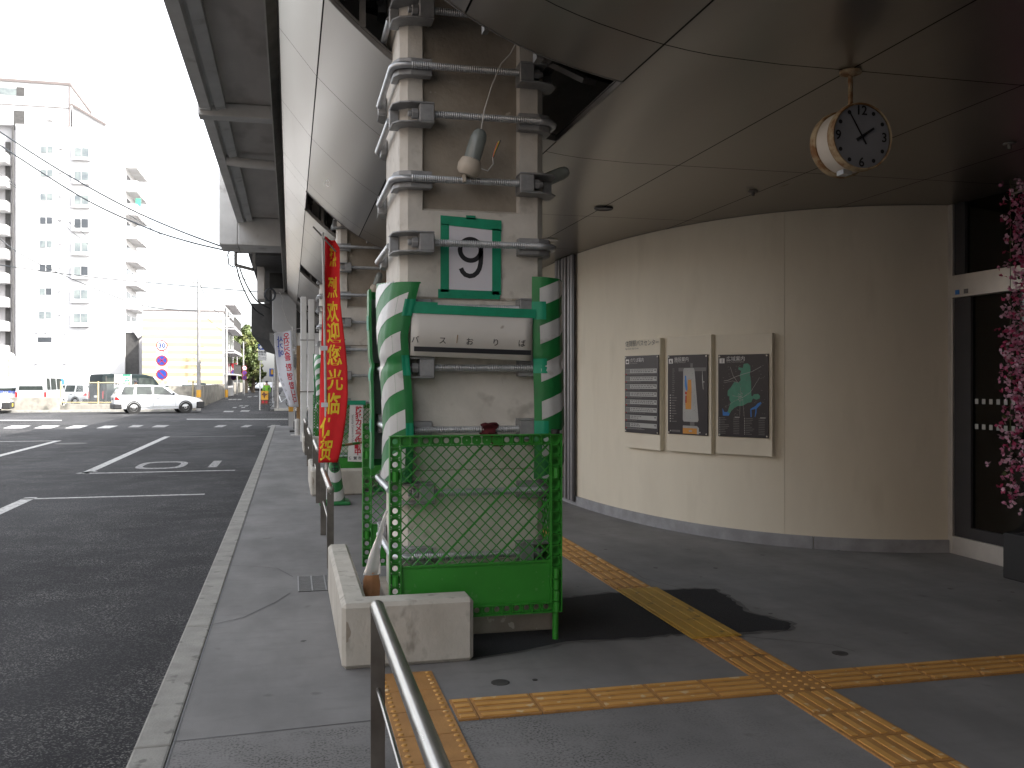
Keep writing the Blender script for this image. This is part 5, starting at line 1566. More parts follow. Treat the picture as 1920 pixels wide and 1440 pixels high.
def wagon(label, paint):
    root = thing('parked_car' if paint != 'carwhite' else 'station_wagon', label, 'car', (0,0,0))
    L_, Wd = 4.50, .84
    st_ = []
    def sec(x, zb, belt, top, wtop, wm=1.0):
        W_ = Wd*wm
        st_.append((x, [(W_*.93,zb),(W_*.985,zb+.12),(W_,zb+.28),(W_*.985,belt-.06),(W_*.95,belt),(wtop,top-.045 if top-belt > .1 else top-.01),(wtop*.86,top-.005),(wtop*.4,top+.012 if top-belt > .1 else top+.01)]))
    sec(-2.22,.42,.92,.95,.70,.94); sec(-2.17,.30,.93,.97,.68,.97); sec(-2.05,.27,.94,1.24,.62,.99); sec(-1.86,.25,.95,1.455,.58); sec(-1.2,.23,.95,1.50,.585); sec(-.3,.23,.94,1.495,.585); sec(.25,.23,.93,1.455,.57)
    sec(.62,.23,.925,1.24,.60); sec(1.02,.23,.92,.955,.68); sec(1.5,.24,.885,.905,.70,.99); sec(1.95,.27,.80,.82,.69,.96); sec(2.16,.33,.70,.72,.66,.92); sec(2.24,.40,.62,.64,.60,.88)
    b_ = MB(); loft_body(st_, b_); b_.build('body', M[paint], root, smooth=True)
    # bumpers, sills, arches
    for x0, x1, zz in ((-2.27,-1.86,.52),(1.90,2.31,.60)):
        b_ = MB(); b_.box(x0,-.852,.24,x1,.852,zz)
        b_.build('bumper', M['trim'], root, bevel=.05, seg=3)
    for side in (-1,1):
        for xw in (-1.27,1.33):
            b_ = MB(); b_.lathe([(.0,0),(.355,0),(.355,.02),(.30,.025)],(xw,side*.822,.315),(0,side,0),28); b_.build('wheel_arch', M['trim'], root, smooth=True)
        def gz_(x, z):
            # point on the glass side plane
            t = (z-.95)/(1.45-.95); hw = Wd*.95+( .585-Wd*.95)*t
            return Vector((x, side*(hw+.006), z))
        for nm, pts in (('side_window',[(-1.92,.985),(-1.30,.985),(-1.22,1.42),(-1.72,1.42)]),('side_window',[(-1.16,.985),(-.36,.985),(-.36,1.43),(-1.10,1.43)]),('side_window',[(-.28,.985),(.74,.985),(.62,1.05),(.20,1.41),(-.26,1.43)])):
            b_ = MB(); b_.add([gz_(x,z) for x,z in pts],[tuple(range(len(pts)))]); b_.build(nm, M['carglass'], root)
        for xh in (-1.02,-.14):
            b_ = MB(); b_.box(xh,side*.832-.012,.80,xh+.18,side*.832+.018,.835); b_.build('door_handle', M['trim'], root)
        b_ = MB()
        for xd in (-1.24,-.32,.82): b_.box(xd-.006,side*.838-.004,.36,xd+.006,side*.838+.003,.90)
        b_.box(-.9,side*.841-.004,.345,.95,side*.841+.003,.36)
        b_.build('door_seam', M['gutter'], root)
        b_ = MB(); b_.box(.66,side*.80-.0,.97,.76,side*.95,1.08); b_.build('mirror', M['trim'], root, bevel=.02)
        b_ = MB(); b_.prism([(-2.20,.72),(-1.93,.72),(-2.0,.80),(-2.12,.90),(-2.20,.88)],side*.70,side*.832,'y'); b_.build('tail_light', M['lamp_red'], root)
        b_ = MB(); b_.box(2.05,side*.45,.53,2.235,side*.80,.66); b_.build('headlight', M['lamp_clear'], root, bevel=.02)
        for xw in (-1.27,1.33): wheel(root, xw, side*.76, .305, .17, side < 0)
    b_ = MB(); b_.add([(-2.115,-.56,1.05),(-2.115,.56,1.05),(-1.93,.50,1.40),(-1.93,-.50,1.40)],[(0,1,2,3)]); 
    for q in range(len(b_.v)): b_.v[q] = (b_.v[q][0]-.03, b_.v[q][1], b_.v[q][2])
    b_.build('rear_window', M['carglass'], root)
    b_ = MB(); b_.box(-2.245,-.22,.56,-2.215,.22,.70); b_.build('number_plate', M['plate'], root)
    b_ = MB(); b_.box(-2.25,-.17,.74,-2.22,.17,.80); b_.build('hatch_handle', M['trim'], root)
    return root
car = wagon('white station wagon with black bumpers turning at the side street', 'carwhite')
car.location = (-6.98, 53.4, GZ); car.rotation_euler.z = R(16)
cr2 = copy_tree(car); cr2['label'] = 'white car with a yellow number plate cut off by the left edge of the photo'
cr2.name = 'parked_car'; cr2.location = (uX(8,54)-2.05,54.3,GZ); cr2.rotation_euler.z = R(8)
for ch in list(cr2.children):
    if ch.name.startswith('number_plate'): ch.location.x += 0
b_ = MB(); b_.box(2.30,-.22,.36,2.315,.16,.52); o = b_.build('number_plate', M['plate_y'], None); o.parent = cr2

def boxvan(label, paint, L_=4.6, Hh=1.95, Wd=.84, name='van'):
    """van with its rear at local x = 0, nose towards +x"""
    root = thing(name, label, 'van' if name == 'van' else 'car', (0,0,0))
    st_ = []
    def sec(x, zb, belt, top, wtop):
        st_.append((x, [(Wd*.94,zb),(Wd,zb+.2),(Wd,belt-.1),(Wd*.985,belt),(wtop,top-.08),(wtop*.88,top-.015),(wtop*.4,top)]))
    sec(0,.32,1.02,Hh-.12,.70); sec(.06,.26,1.02,Hh-.03,.735); sec(.8,.25,1.03,Hh,.745); sec(L_*.62,.25,1.03,Hh-.02,.74); sec(L_*.74,.25,1.02,Hh-.14,.71); sec(L_*.87,.25,1.0,1.18,.76); sec(L_*.97,.27,.82,.86,.74); sec(L_,.36,.66,.70,.70)
    b_ = MB(); loft_body(st_, b_); b_.build('body', M[paint], root, smooth=True)
    b_ = MB(); b_.add([(-.012,-.66,1.12),(-.012,.66,1.12),(.022,.60,Hh-.24),(.022,-.60,Hh-.24)],[(0,1,2,3)]); b_.build('rear_window', M['carglass'], root)
    b_ = MB(); b_.box(-.03,-.24,.50,-.002,.24,.60); b_.build('hatch_handle', M['trim'], root)
    b_ = MB(); b_.box(-.025,-.17,.66,-.002,.17,.80); b_.build('number_plate', M['plate'], root)
    b_ = MB(); b_.box(-.08,-.8,.28,.10,.8,.46); b_.build('bumper', M[paint], root, bevel=.04)
    for side in (-1,1):
        b_ = MB(); b_.box(-.015,side*.78-.05,.62,.05,side*.78+.065,1.02); b_.build('tail_light', M['lamp_red'], root)
        def sp_(x, z):
            t = (z-1.03)/(Hh-.08-1.03); return Vector((x, side*(Wd*.985+(.735-Wd*.985)*t+.008), z))
        for xa, xb in ((.22,.95),(1.05,L_*.48),(L_*.50,L_*.72)):
            b_ = MB(); b_.add([sp_(xa,1.12),sp_(xb+(.25 if xa > 2 else 0),1.12),sp_(xb,Hh-.24),sp_(xa+.04,Hh-.24)],[(0,1,2,3)]); b_.build('side_window', M['carglass'], root)
        b_ = MB(); b_.box(1.0,side*Wd-.004,.80,L_*.75,side*Wd+.006,.83); b_.build('side_trim', M['mesh_grey'], root)
        for xw in (.85, L_*.80): wheel(root, xw, side*(Wd-.08), .31, .18, side < 0)
    return root
VY = 59.5
v1 = boxvan('white van parked tail first behind the left concrete wall', 'carwhite', 4.6, 2.02)
v1.location = (uX(58,VY), VY, GZ); v1.rotation_euler.z = R(88); v1.scale = (1,1.0,1.06)
v2 = boxvan('white lettered van at the far left edge behind the concrete wall', 'carwhite', 4.4, 1.9)
v2.location = (uX(12,VY), VY+.3, GZ); v2.rotation_euler.z = R(90); v2.scale = (1,1.1,1.0)
b_ = MB(); put_text(b_, '軽自動車', plane_fn((-.03,0,1.05),(0,-1,0),(0,0,1)), .2, .01); o = b_.build('lettering', M['blue_ink'], None, fix=False); o.parent = v2
v3 = boxvan('tall black van parked behind the chain link fence', 'cardark', 4.6, 2.0)
v3.location = (uX(163,60.5)+.5, 60.5, GZ); v3.rotation_euler.z = R(40); v3.scale = (1,1,1.08)
# smaller cars deep in the car park: copies of the wagon and the vans
def far_car(src, label, u, Y, rz, paint, sc=1.0):
    c = copy_tree(src); c.name = 'parked_car'; c['label'] = label; c['category'] = 'car'; c['group'] = 'cars in the car park'
    c.location = (uX(u,Y),Y,GZ); c.rotation_euler.z = R(rz); c.scale = (sc,)*3
    for ch in c.children:
        if ch.name.startswith('body'):
            ch.data = ch.data.copy(); ch.data.materials[0] = M[paint]
    return c
far_car(car,'silver car in the car park beside the white van',129,70,150,'carsilver')
far_car(v1,'blue van showing its windscreen behind the white van',118,74,200,'carblue',.95)
far_car(car,'white car deep in the car park left of the dark van',148,86,100,'carwhite')
far_car(car,'white car parked behind the round sign pole',292,75,80,'carwhite')
far_car(v1,'white van roof showing over the wall right of the sign pole',332,72,95,'carwhite',.92)
far_car(car,'white car roof showing over the block wall left of the utility pole',352,70,100,'carwhite',1.05)
far_car(v3,'black van roof showing over the block wall right of the utility pole',372,78,100,'cardark',.8)
far_car(car,'pale car roof showing over the wall between the sign and the gate post',322,68,95,'carsilver')
far_car(car,'small distant car coming along the street under the viaduct',485,150,-90,'carwhite')
far_car(car,'second small distant car farther right along the street',506,170,-95,'carsilver')

# ---------------------------------------------------------------- signs and poles
def disc_sign(root, c, r, kind, n_=( 0,-1,0)):
    c = Vector(c)
    t = MB().lathe([(0,.0),(r,.0),(r,.02),(0,.02)], c, (0,-1,0), 32).build('sign_disc', M['sign_red'], root)
    y = c.y-.022
    if kind == 'speed':
        MB().lathe([(0,.024),(r*.80,.024)], c, (0,-1,0), 32).build('field', M['tank'], root)
        b_ = MB(); put_text(b_, '30', plane_fn((c.x,c.y-.027,c.z-.01),(1,0,0),(0,0,1)), r*1.25, .035); b_.build('lettering', M['sign_text'], root, fix=False)
    else:
        MB().lathe([(0,.024),(r*.78,.024)], c, (0,-1,0), 32).build('field', M['sign_blue'], root)
        b_ = MB()
        for a in ((45,-45) if kind == 'stop' else (-45,)):
            d = Vector((math.cos(R(a)),0,math.sin(R(a))))
            b_.bar(Vector((c.x,y-.005,c.z))-d*r*.78, Vector((c.x,y-.005,c.z))+d*r*.78, r*.17, .006, (0,1,0))
        b_.build('slash', M['sign_red'], root)
SY = 57.2
sg = thing('sign_pole', 'white pole with a round 30 sign above two blue and red no parking discs', 'road sign', (uX(303,SY),SY,GZ))
b_ = MB(); b_.cyl((uX(304,SY),SY+.06,GZ),(uX(304,SY),SY+.06,vZ(303,636,SY)),.04,10); b_.build('pole', M['pole'], sg, smooth=True)
for v, kd in ((648,'speed'),(676,'stop'),(702,'park')):
    disc_sign(sg, at(303.5,v,SY), .315, kd)
b_ = MB(); put_text(b_, '8－20', plane_fn(at(303.5,689.5,SY-.02),(1,0,0),(0,0,1)), .16, .01)
for v in (660,): put_text(b_, '・ 中', plane_fn(at(303.5,v,SY-.02),(1,0,0),(0,0,1)), .14, .01)
b_.build('lettering', M['black'], sg, fix=False)
b_ = MB()
for v, h in ((662,.22),(689.5,.12)):
    c = at(303.5,v,SY); b_.box(c.x-.3,c.y-.008,c.z-h*.7,c.x+.3,c.y+.0,c.z+h*.7)
b_.build('plate', M['tank'], sg)

def signs_small(label, u, Y, vs_, vb, up=None):
    root = thing('sign_pole', label, 'road sign', (uX(u,Y),Y,GZ), 'far road signs')
    b_ = MB(); b_.cyl((uX(u,Y),Y+.06,GZ),(uX(u,Y),Y+.06,vZ(u,vs_[0],Y)),.04,8); b_.build('pole', M['pole'], root)
    for i, v in enumerate(vs_):
        disc_sign(root, at(u,v,Y), .30, 'stop' if i else ('speed' if up is None else 'park'))
    if up == 'tri':
        c = at(u,vs_[0]-12,Y); b_ = MB(); b_.prism([(c.x-.42,c.z+.3),(c.x+.42,c.z+.3),(c.x,c.z-.42)],c.y-.02,c.y,'y'); b_.build('triangle', M['sign_red'], root)
    return root
signs_small('far pole with a red triangle over two round signs before the striped building',438,112,(698,708),715,'tri')
signs_small('far pole with three round signs in front of the big tree',458.5,118,(690,699,708),715)

def upole(label, u, Y, vtop, r, band=True):
    root = thing('utility_pole', label, 'utility pole', (uX(u,Y),Y,GZ), 'utility poles')
    b_ = MB(); b_.cyl((uX(u,Y),Y,GZ),(uX(u,Y),Y,vZ(u,vtop,Y)),r,14,r*.62); b_.build('pole', M['utility'], root, smooth=True)
    if band:
        b_ = MB(); b_.cyl((uX(u,Y),Y,vZ(u,745,Y)),(uX(u,Y),Y,vZ(u,731,Y)),r*1.04,14,r*1.03); b_.build('band', M['amber'], root, smooth=True)
    b_ = MB()
    z1 = vZ(u,vtop,Y); z = 2.2
    k_ = 0
    while z < z1-.3:
        s_ = 1 if k_ % 2 else -1
        b_.cyl((uX(u,Y),Y,z),(uX(u,Y)+s_*(r+.14),Y,z),.015,5); z += .45; k_ += 1
    b_.build('step_bolt', M['girder'], root)
    b_ = MB(); b_.bar((uX(u,Y)-.35,Y,z1-.25),(uX(u,Y)+.35,Y,z1-.25),.05,.05)
    for s_ in (-1,0,1): b_.cyl((uX(u,Y)+.3*s_,Y,z1-.25),(uX(u,Y)+.3*s_,Y,z1-.05),.03,6)
    b_.build('crossarm', M['gutter'], root)
    return root
upole('tall pale utility pole with a yellow foot band at the street corner', 372.5, 57.0, 522, .13)
up2 = upole('second utility pole along the wall, carrying a street light arm', 424.5, 97, 580, .15)
b_ = MB(); Y = 97; b_.tube([at(424.5,604,Y),at(428,597,Y),at(434,594,Y),at(440,593.5,Y)],.05,6); b_.build('lamp_arm', M['pole'], up2)
b_ = MB(); c = at(444,593.5,Y); b_.box(c.x-.35,c.y-.12,c.z-.06,c.x+.25,c.y+.12,c.z+.05); b_.build('lamp_head', M['tank'], up2)
upole('thin far utility pole before the tree', 444.5, 125, 668, .11, False)
upole('far utility pole in front of the big tree crown', 456.5, 135, 640, .13, False)
ypost = MB(); ypost.cyl(at(361,745,57.3),at(362,714,57.3),.05,8)
tag(ypost.build('guard_post', M['stripe_y'], smooth=True, origin=at(361,745,57.3)), 'leaning thin yellow post left of the near utility pole', 'post')

# right-hand corner: steel column, one-way sign, menu board, bicycle, rider
gp_ = MB(); gp_.lathe([(.13,0),(.13,3.6),(.0,3.6)],(uX(518.5,56.6),56.6,-.03),(0,0,1),18)
tag(gp_.build('steel_post', M['gutter'], smooth=True, origin=(uX(518.5,56.6),56.6,-.03)), 'thick dark grey steel post at the far corner beside the white banner', 'post')
ow = thing('one_way_sign', 'blue arrow sign over a white plate on a white pole at the far corner', 'road sign', (uX(488,56.4),56.4,-.1))
b_ = MB(); b_.cyl((uX(487,56.4),56.4,-.12),(uX(488.5,56.4),56.4,vZ(488,642,56.4)),.035,8); b_.build('pole', M['pole'], ow, smooth=True)
def rect_at(mb, ua, ub, va, vb, Y, th=.02):
    a = at(ua,va,Y); c = at(ub,vb,Y); mb.box(a.x,Y-th,c.z,c.x,Y,a.z); return mb
rect_at(MB(),484,499.5,645,656,56.3).build('arrow_plate', M['sign_blue'], ow)
b_ = MB(); c = at(491.5,650.5,56.27); b_.add([c+Vector(q) for q in ((-.19,0,0),(-.05,0,.14),(-.05,0,.055),(.2,0,.055),(.2,0,-.055),(-.05,0,-.055),(-.05,0,-.14))],[(0,1,2,3,4,5,6)]); b_.build('arrow', M['tank'], ow, fix=False)
rect_at(MB(),484,499.5,656.5,668,56.3).build('plate', M['tank'], ow)
b_ = MB(); put_text(b_,'自転車',plane_fn(at(491.7,660,56.27),(1,0,0),(0,0,1)),.15,.01); put_text(b_,'を除く',plane_fn(at(491.7,665,56.27),(1,0,0),(0,0,1)),.13,.01); b_.build('lettering', M['black'], ow, fix=False)
rect_at(MB(),484,499.5,668.5,676,56.32).build('plate', M['mesh_grey'], ow, bevel=.01)
mb_ = thing('menu_sign', 'amber standing sign with a dark country outline over a brown panel on the far corner', 'sign', (uX(496,56.8),56.8,-.03))
rect_at(MB(),489.5,503,733,749.5,56.8,.06).build('panel', M['amber'], mb_)
rect_at(MB(),489.5,503,750,758,56.8,.06).build('lower_panel', M['brownboard'], mb_)
b_ = MB(); c = at(496,741,56.73); b_.add([c+Vector((x,0,z)) for x, z in ((-.17,.06),(-.08,.12),(-.04,.21),(.02,.13),(.08,.08),(.19,.10),(.16,.02),(.09,.02),(.03,-.08),(.0,-.2),(-.05,-.1),(-.07,.0),(-.15,.01))],[tuple(range(13))]); b_.build('emblem', M['brownboard'], mb_, fix=False)
b_ = MB(); put_text(b_,'酒 場',plane_fn(at(496,754,56.73),(1,0,0),(0,0,1)),.15,.01); b_.build('lettering', M['red_ink'], mb_, fix=False)
for u in (495,497.5): MB().bar(at(u,757,56.8),at(u,766,56.8),.03,.03).build('leg', M['girder'], mb_)
MB().bar(at(491,766,56.6),at(501,766,56.6),.04,.03).build('foot', M['girder'], mb_)
bi_ = thing('bicycle', 'dark bicycle parked behind the grey post at the far corner', 'bicycle', (uX(516,57.6),57.6,-.03))
for xo in (0,1.05):
    c = Vector((uX(508,57.6)+.15+xo,57.6,.30)); b_ = MB(); b_.tube([c+Vector((.32*math.cos(2*math.pi*i/24),0,.32*math.sin(2*math.pi*i/24))) for i in range(25)],.02,6); 
    w_ = b_.build('wheel', M['tyre'], bi_)
    b_ = MB()
    for i in range(8): b_.cyl(c,c+Vector((.3*math.cos(i*.785),0,.3*math.sin(i*.785))),.004,4)
    b_.build('spokes', M['galv'], w_)
c = Vector((uX(508,57.6)+.15,57.6,.30)); b_ = MB()
for a, d in (((0,0,0),(.45,0,0)),((.45,0,0),(.30,0,.42)),((0,0,0),(.30,0,.42)),((.45,0,0),(.92,0,.42)),((.30,0,.42),(.92,0,.42)),((.88,0,.6),(1.05,0,0))): b_.cyl(c+Vector(a),c+Vector(d),.018,6)
b_.build('frame', M['galv'], bi_)
b_ = MB(); b_.box(c.x+.18,57.52,c.z+.5,c.x+.42,57.68,c.z+.56); b_.build('saddle', M['trim'], bi_, bevel=.02)
b_ = MB(); b_.cyl(c+Vector((.88,-.25,.66)),c+Vector((.88,.25,.66)),.015,6); b_.build('handlebar', M['galv'], bi_)
ss = thing('shop_sign', 'small blue and yellow hanging sign right of the one-way sign', 'sign', (uX(509,75),75,2.6))
rect_at(MB(),505,513,691,706,75,.1).build('panel', M['sign_blue'], ss); rect_at(MB(),508,512,693,702,74.88,.02).build('field', M['amber'], ss)
b_ = MB(); b_.cyl((uX(511.5,75),75,GZ),(uX(511.5,75),75,vZ(511,706,75)),.05,8); b_.build('post', M['pole'], ss)

# ---------------------------------------------------------------- people (small in the distance)
def person(label, loc, joints, radii, edges, shirt, hair, sc=1.0, rz=0, hat=None, trousers='darkcloth'):
    me = bpy.data.meshes.new('person'); me.from_pydata(joints, edges, [])
    o = bpy.data.objects.new('person', me); C.objects.link(o)
    md = o.modifiers.new('skin', 'SKIN'); sub = o.modifiers.new('sub', 'SUBSURF'); sub.levels = 2; sub.render_levels = 2
    for i, r in enumerate(radii): me.skin_vertices[0].data[i].radius = (r, r)
    me.skin_vertices[0].data[0].use_root = True
    dg = bpy.context.evaluated_depsgraph_get()
    m2 = bpy.data.meshes.new_from_object(o.evaluated_get(dg)); o.modifiers.clear(); o.data = m2
    m2.materials.clear()
    for k_ in ('skin', shirt, trousers): m2.materials.append(M[k_])
    for p in m2.polygons:
        z = p.center.z; p.use_smooth = True
        p.material_index = 0 if z > 1.40 or (abs(p.center.x) > .30 and z < 1.0) else (1 if z > .86 else 2)
    o.location = loc; o.rotation_euler.z = rz; o.scale = (sc,)*3
    tag(o, label, 'person')
    hb = MB(); hc = Vector(joints[4]); 
    hb.lathe([(.115,.02),(.112,.06),(.085,.11),(.04,.135),(0,.14)], hc, (0,0,1), 16)
    if hat: hb.lathe([(.11,.03),(.19,.02),(.19,.03),(.11,.045)], hc, (0,0,1), 18)
    h_ = hb.build('hat' if hat else 'hair', M[hair], o, smooth=True); h_.location = (0,0,0)
    h_.data.transform(Matrix.Translation(Vector(loc)))
    return o
ST = [(0,0,.95),(0,0,1.15),(0,0,1.38),(0,0,1.48),(0,-.01,1.60),(-.19,0,1.38),(-.26,.0,1.10),(-.24,-.10,.86),(.19,0,1.38),(.26,0,1.10),(.24,-.10,.86),(-.10,0,.90),(-.11,-.02,.48),(-.11,.03,.07),(-.11,-.10,.04),(.10,0,.90),(.11,-.02,.48),(.11,.03,.07),(.11,-.10,.04),(0,-.02,1.70)]
RD = [.13,.13,.14,.055,.09,.065,.05,.038,.065,.05,.038,.085,.062,.045,.035,.085,.062,.045,.035,.075]
ED = [(0,1),(1,2),(2,3),(3,4),(4,19),(2,5),(5,6),(6,7),(2,8),(8,9),(9,10),(0,11),(11,12),(12,13),(13,14),(0,15),(15,16),(16,17),(17,18)]
person('person in a dark hat and pale shirt standing behind the white wagon', (uX(254.5,60.2),60.2,GZ), ST, RD, ED, 'tank', 'darkcloth', 1.02, .3, True)
pr = person('person in a lime vest riding away behind the amber sign', (uX(500,72),72,GZ), ST, RD, ED, 'hivis', 'darkcloth', 1.0, R(180))
# ---------------------------------------------------------------- map board on the car park
mbd = thing('map_board', 'white notice board with green map patches behind the wagon tail', 'sign', (uX(230,57.0),57.0,.4))
rect_at(MB(),214.5,246.5,702,728,57.0,.05).build('panel', M['tank'], mbd)
b_ = MB(); rect_at(b_,230,245,702,705,56.94,.01); rect_at(b_,216,234,725.5,728,56.94,.01)
for u, v in ((238,709),(241,713),(236,714),(233,718),(243,719),(239,722)): rect_at(b_,u-2,u+2,v-1.5,v+1.5,56.94,.01)
b_.build('print', M['map_green'], mbd)
b_ = MB(); rect_at(b_,216,220,718,721.5,56.94,.01); rect_at(b_,221,224,719,722,56.94,.01); b_.build('print', M['grey_ink'], mbd)
b_ = MB(); rect_at(b_,218,246,729,752,57.02,.03); b_.build('lower_panel', M['tank'], mbd)
b_ = MB(); rect_at(b_,223,229,730,733,56.98,.01); b_.build('print', M['grey_ink'], mbd)
b_ = MB(); rect_at(b_,219,221,728,757,57.06,.03); rect_at(b_,243,245,728,757,57.06,.03); b_.build('leg', M['pole'], mbd)

# ---------------------------------------------------------------- apartment tower
AY = 114.0
ap_ = thing('apartment_building', 'white ten storey apartment tower with stacked side balconies at the left', 'building', (uX(130,AY),AY+10,GZ))
xl, xr = uX(29,AY), uX(234,AY)
zr = vZ(130,238,AY)
MB().box(xl,AY,GZ,xr,AY+9,zr).build('wall', M['bwhite'], ap_)
# side balconies (facing the street side) : slabs with parapets
st_v = [274+44.4*i for i in range(8)]
zf = [vZ(237,v,AY) for v in st_v]
for i, z in enumerate(zf):
    for (ya, yb_, d) in ((AY+.4,AY+4.2,1.25),(AY+4.3,AY+8.4,1.3)):
        b_ = MB()
        b_.box(xr+.003,ya,z-2.35,xr+d,yb_,z-2.2)
        b_.box(xr+d-.12,ya,z-2.2,xr+d,yb_,z-1.1); b_.box(xr+.003,ya,z-2.2,xr+d-.12,ya+.12,z-1.1)
        bl_ = b_.build('balcony', M['bwhite'], ap_)
        MB().box(xr+.004,ya+.9,z-2.18,xr+.03,yb_-.6,z-.3).build('balcony_door', M['bwindow'], ap_)
MB().box(xr+.9,AY+1.6,zf[2]-1.1,xr+1.5,AY+1.7,zf[2]-.2).build('green_cloth', M['map_green'], ap_)
# windows
for i, v in enumerate(st_v + [st_v[-1]+44.4*0]):
    if i >= 8: break
    u0, u1 = 76-.5*i, 100-.4*i
    dark = i in (3,5,6)
    w1 = MB(); rect_at(w1,u0,u1,v-1.5,v+13.5,AY-.01,.04); f_ = w1.build('window', M['tank'], ap_)
    w1 = MB(); um = (u0+u1)/2
    rect_at(w1,u0+.8,um-.7,v-.5,v+12.5,AY-.06,.02); a_ = w1.build('pane', M['bwindow' if i in (3,5) else 'curtain'], f_)
    w1 = MB(); rect_at(w1,um+.7,u1-.8,v-.5,v+12.5,AY-.06,.02); w1.build('pane', M['bwindow' if i in (3,5,6) else 'curtain'], f_)
    # bay window
    bw_ = MB(); a = at(136.5-.3*i,v+1,AY); c = at(169-.2*i,v+26,AY); bw_.box(a.x,AY-.42,c.z,c.x,AY-.003,a.z); 
    bw_.box(a.x-.06,AY-.48,c.z-.12,c.x+.06,AY-.003,c.z-.003); bb_ = bw_.build('bay_window', M['bwhite'], ap_)
    for (ua, ub, sh_) in ((140.5,152.2,0),(153.6,166,1)):
        w1 = MB(); rect_at(w1,ua-.3*i,ub-.25*i,v+3,v+20,AY-.425,.02); w1.build('pane', M['bwindow' if i in (3,) or (i == 5 and sh_) else 'curtain'], bb_)
    w1 = MB(); a = at(115-.3*i,v+4,AY); w1.box(a.x-.12,AY-.25,a.z-.12,a.x+.12,AY-.003,a.z+.12); w1.build('vent_hood', M['mesh_grey'], ap_)
w1 = MB(); rect_at(w1,71,97,632,641.5,AY-.01,.03); w1.build('window', M['bwindow'], ap_)
for u, v in ((123,624),(69,680),(123,680),(87,622),(70,622)):
    w1 = MB(); a = at(u,v,AY); w1.box(a.x-.13,AY-.25,a.z-.1,a.x+.13,AY-.003,a.z+.1); w1.build('vent_hood', M['mesh_grey'], ap_)
# dark stair hall at the lower right corner of the tower
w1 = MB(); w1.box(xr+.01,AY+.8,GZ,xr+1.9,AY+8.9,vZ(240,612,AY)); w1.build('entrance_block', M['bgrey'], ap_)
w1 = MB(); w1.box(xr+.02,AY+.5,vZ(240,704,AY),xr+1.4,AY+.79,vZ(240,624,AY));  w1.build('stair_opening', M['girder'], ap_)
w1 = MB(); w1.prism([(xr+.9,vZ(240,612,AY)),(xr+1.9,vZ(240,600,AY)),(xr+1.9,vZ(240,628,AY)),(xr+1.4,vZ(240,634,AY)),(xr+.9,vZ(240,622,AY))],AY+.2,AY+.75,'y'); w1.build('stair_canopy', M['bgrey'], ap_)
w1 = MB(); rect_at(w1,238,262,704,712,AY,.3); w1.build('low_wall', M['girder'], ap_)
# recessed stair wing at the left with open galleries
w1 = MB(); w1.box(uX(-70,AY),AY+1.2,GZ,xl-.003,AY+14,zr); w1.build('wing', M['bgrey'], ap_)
for i in range(9):
    z = vZ(10,274+44.4*i,AY+1)
    w1 = MB(); w1.box(uX(-70,AY),AY-1.2,z-2.2,uX(17,AY),AY+1.1,z-1.15)
    w1.build('gallery', M['bwhite'], ap_)
    w1 = MB(); w1.box(uX(5,AY),AY+1.0,z-1.1,uX(14,AY),AY+1.19,z+.5); w1.build('doorway', M['girder'], ap_)
w1 = MB(); w1.cyl((xl-.25,AY-.1,GZ),(xl-.25,AY-.1,zr-.4),.09,8); w1.build('downpipe', M['girder'], ap_)
w1 = MB(); w1.cyl((xl+.12,AY-.08,GZ),(xl+.12,AY-.08,zr-.2),.07,8); w1.build('downpipe', M['mesh_grey'], ap_)
# roof house, stair slope, upper openings
xh = uX(129,AY)
w1 = MB(); w1.box(uX(-70,AY),AY+.5,zr,xh,AY+12,vZ(128,155,AY)); w1.build('roof_house', M['bwhite'], ap_)
w1 = MB(); w1.box(uX(-70,AY),AY+.40,vZ(128,158,AY),xh+.1,AY+12.1,vZ(128,153,AY)); w1.box(xh-.06,AY+.38,zr,xh+.04,AY+.49,vZ(128,158,AY)); w1.box(uX(-70,AY),AY+.42,vZ(128,201,AY),xh,AY+.49,vZ(128,200,AY)); w1.build('roof_edge', M['brownish'], ap_)
w1 = MB(); w1.prism([(uX(133,AY),zr),(uX(220,AY),zr),(uX(220,AY),vZ(215,243,AY)),(uX(197,AY),vZ(197,233,AY)),(uX(133,AY),vZ(133,194,AY))],AY+.8,AY+8,'y'); w1.build('stair_roof', M['bwhite'], ap_)
w1 = MB(); w1.bar(at(133,195,AY+.7),at(198,234,AY+.7),.3,.25); w1.bar(at(197,244,AY+.7),at(220,246,AY+.7),.2,.12); w1.build('roof_edge', M['brownish'], ap_)
w1 = MB(); rect_at(w1,-30,46,162,180,AY+.49,.02); w1.build('opening', M['curtain'], ap_)
for q in ((31,46,163,180),(26,46,207,245)):
    w1 = MB(); rect_at(w1,*q,AY+.46,.02); w1.build('opening', M['girder'], ap_)
for q in ((58,78,232,238),(98,130,234,241)):
    w1 = MB(); rect_at(w1,*q,AY+.46,.02); w1.build('opening', M['brownish'], ap_)
w1 = MB(); a = at(93,222,AY); w1.box(a.x-.3,AY+.1,a.z-.15,a.x+.3,AY+.49,a.z+.15); w1.build('vent_hood', M['mesh_grey'], ap_)
w1 = MB(); w1.box(uX(-60,AY),AY+3,vZ(128,153,AY),uX(130,AY),AY+9,vZ(128,102,AY)); w1.build('water_tank_house', M['bwhite'], ap_)
w1 = MB(); w1.cyl(at(41,102,AY+4),at(41,80,AY+4),.06,6); w1.build('aerial', M['pole'], ap_)
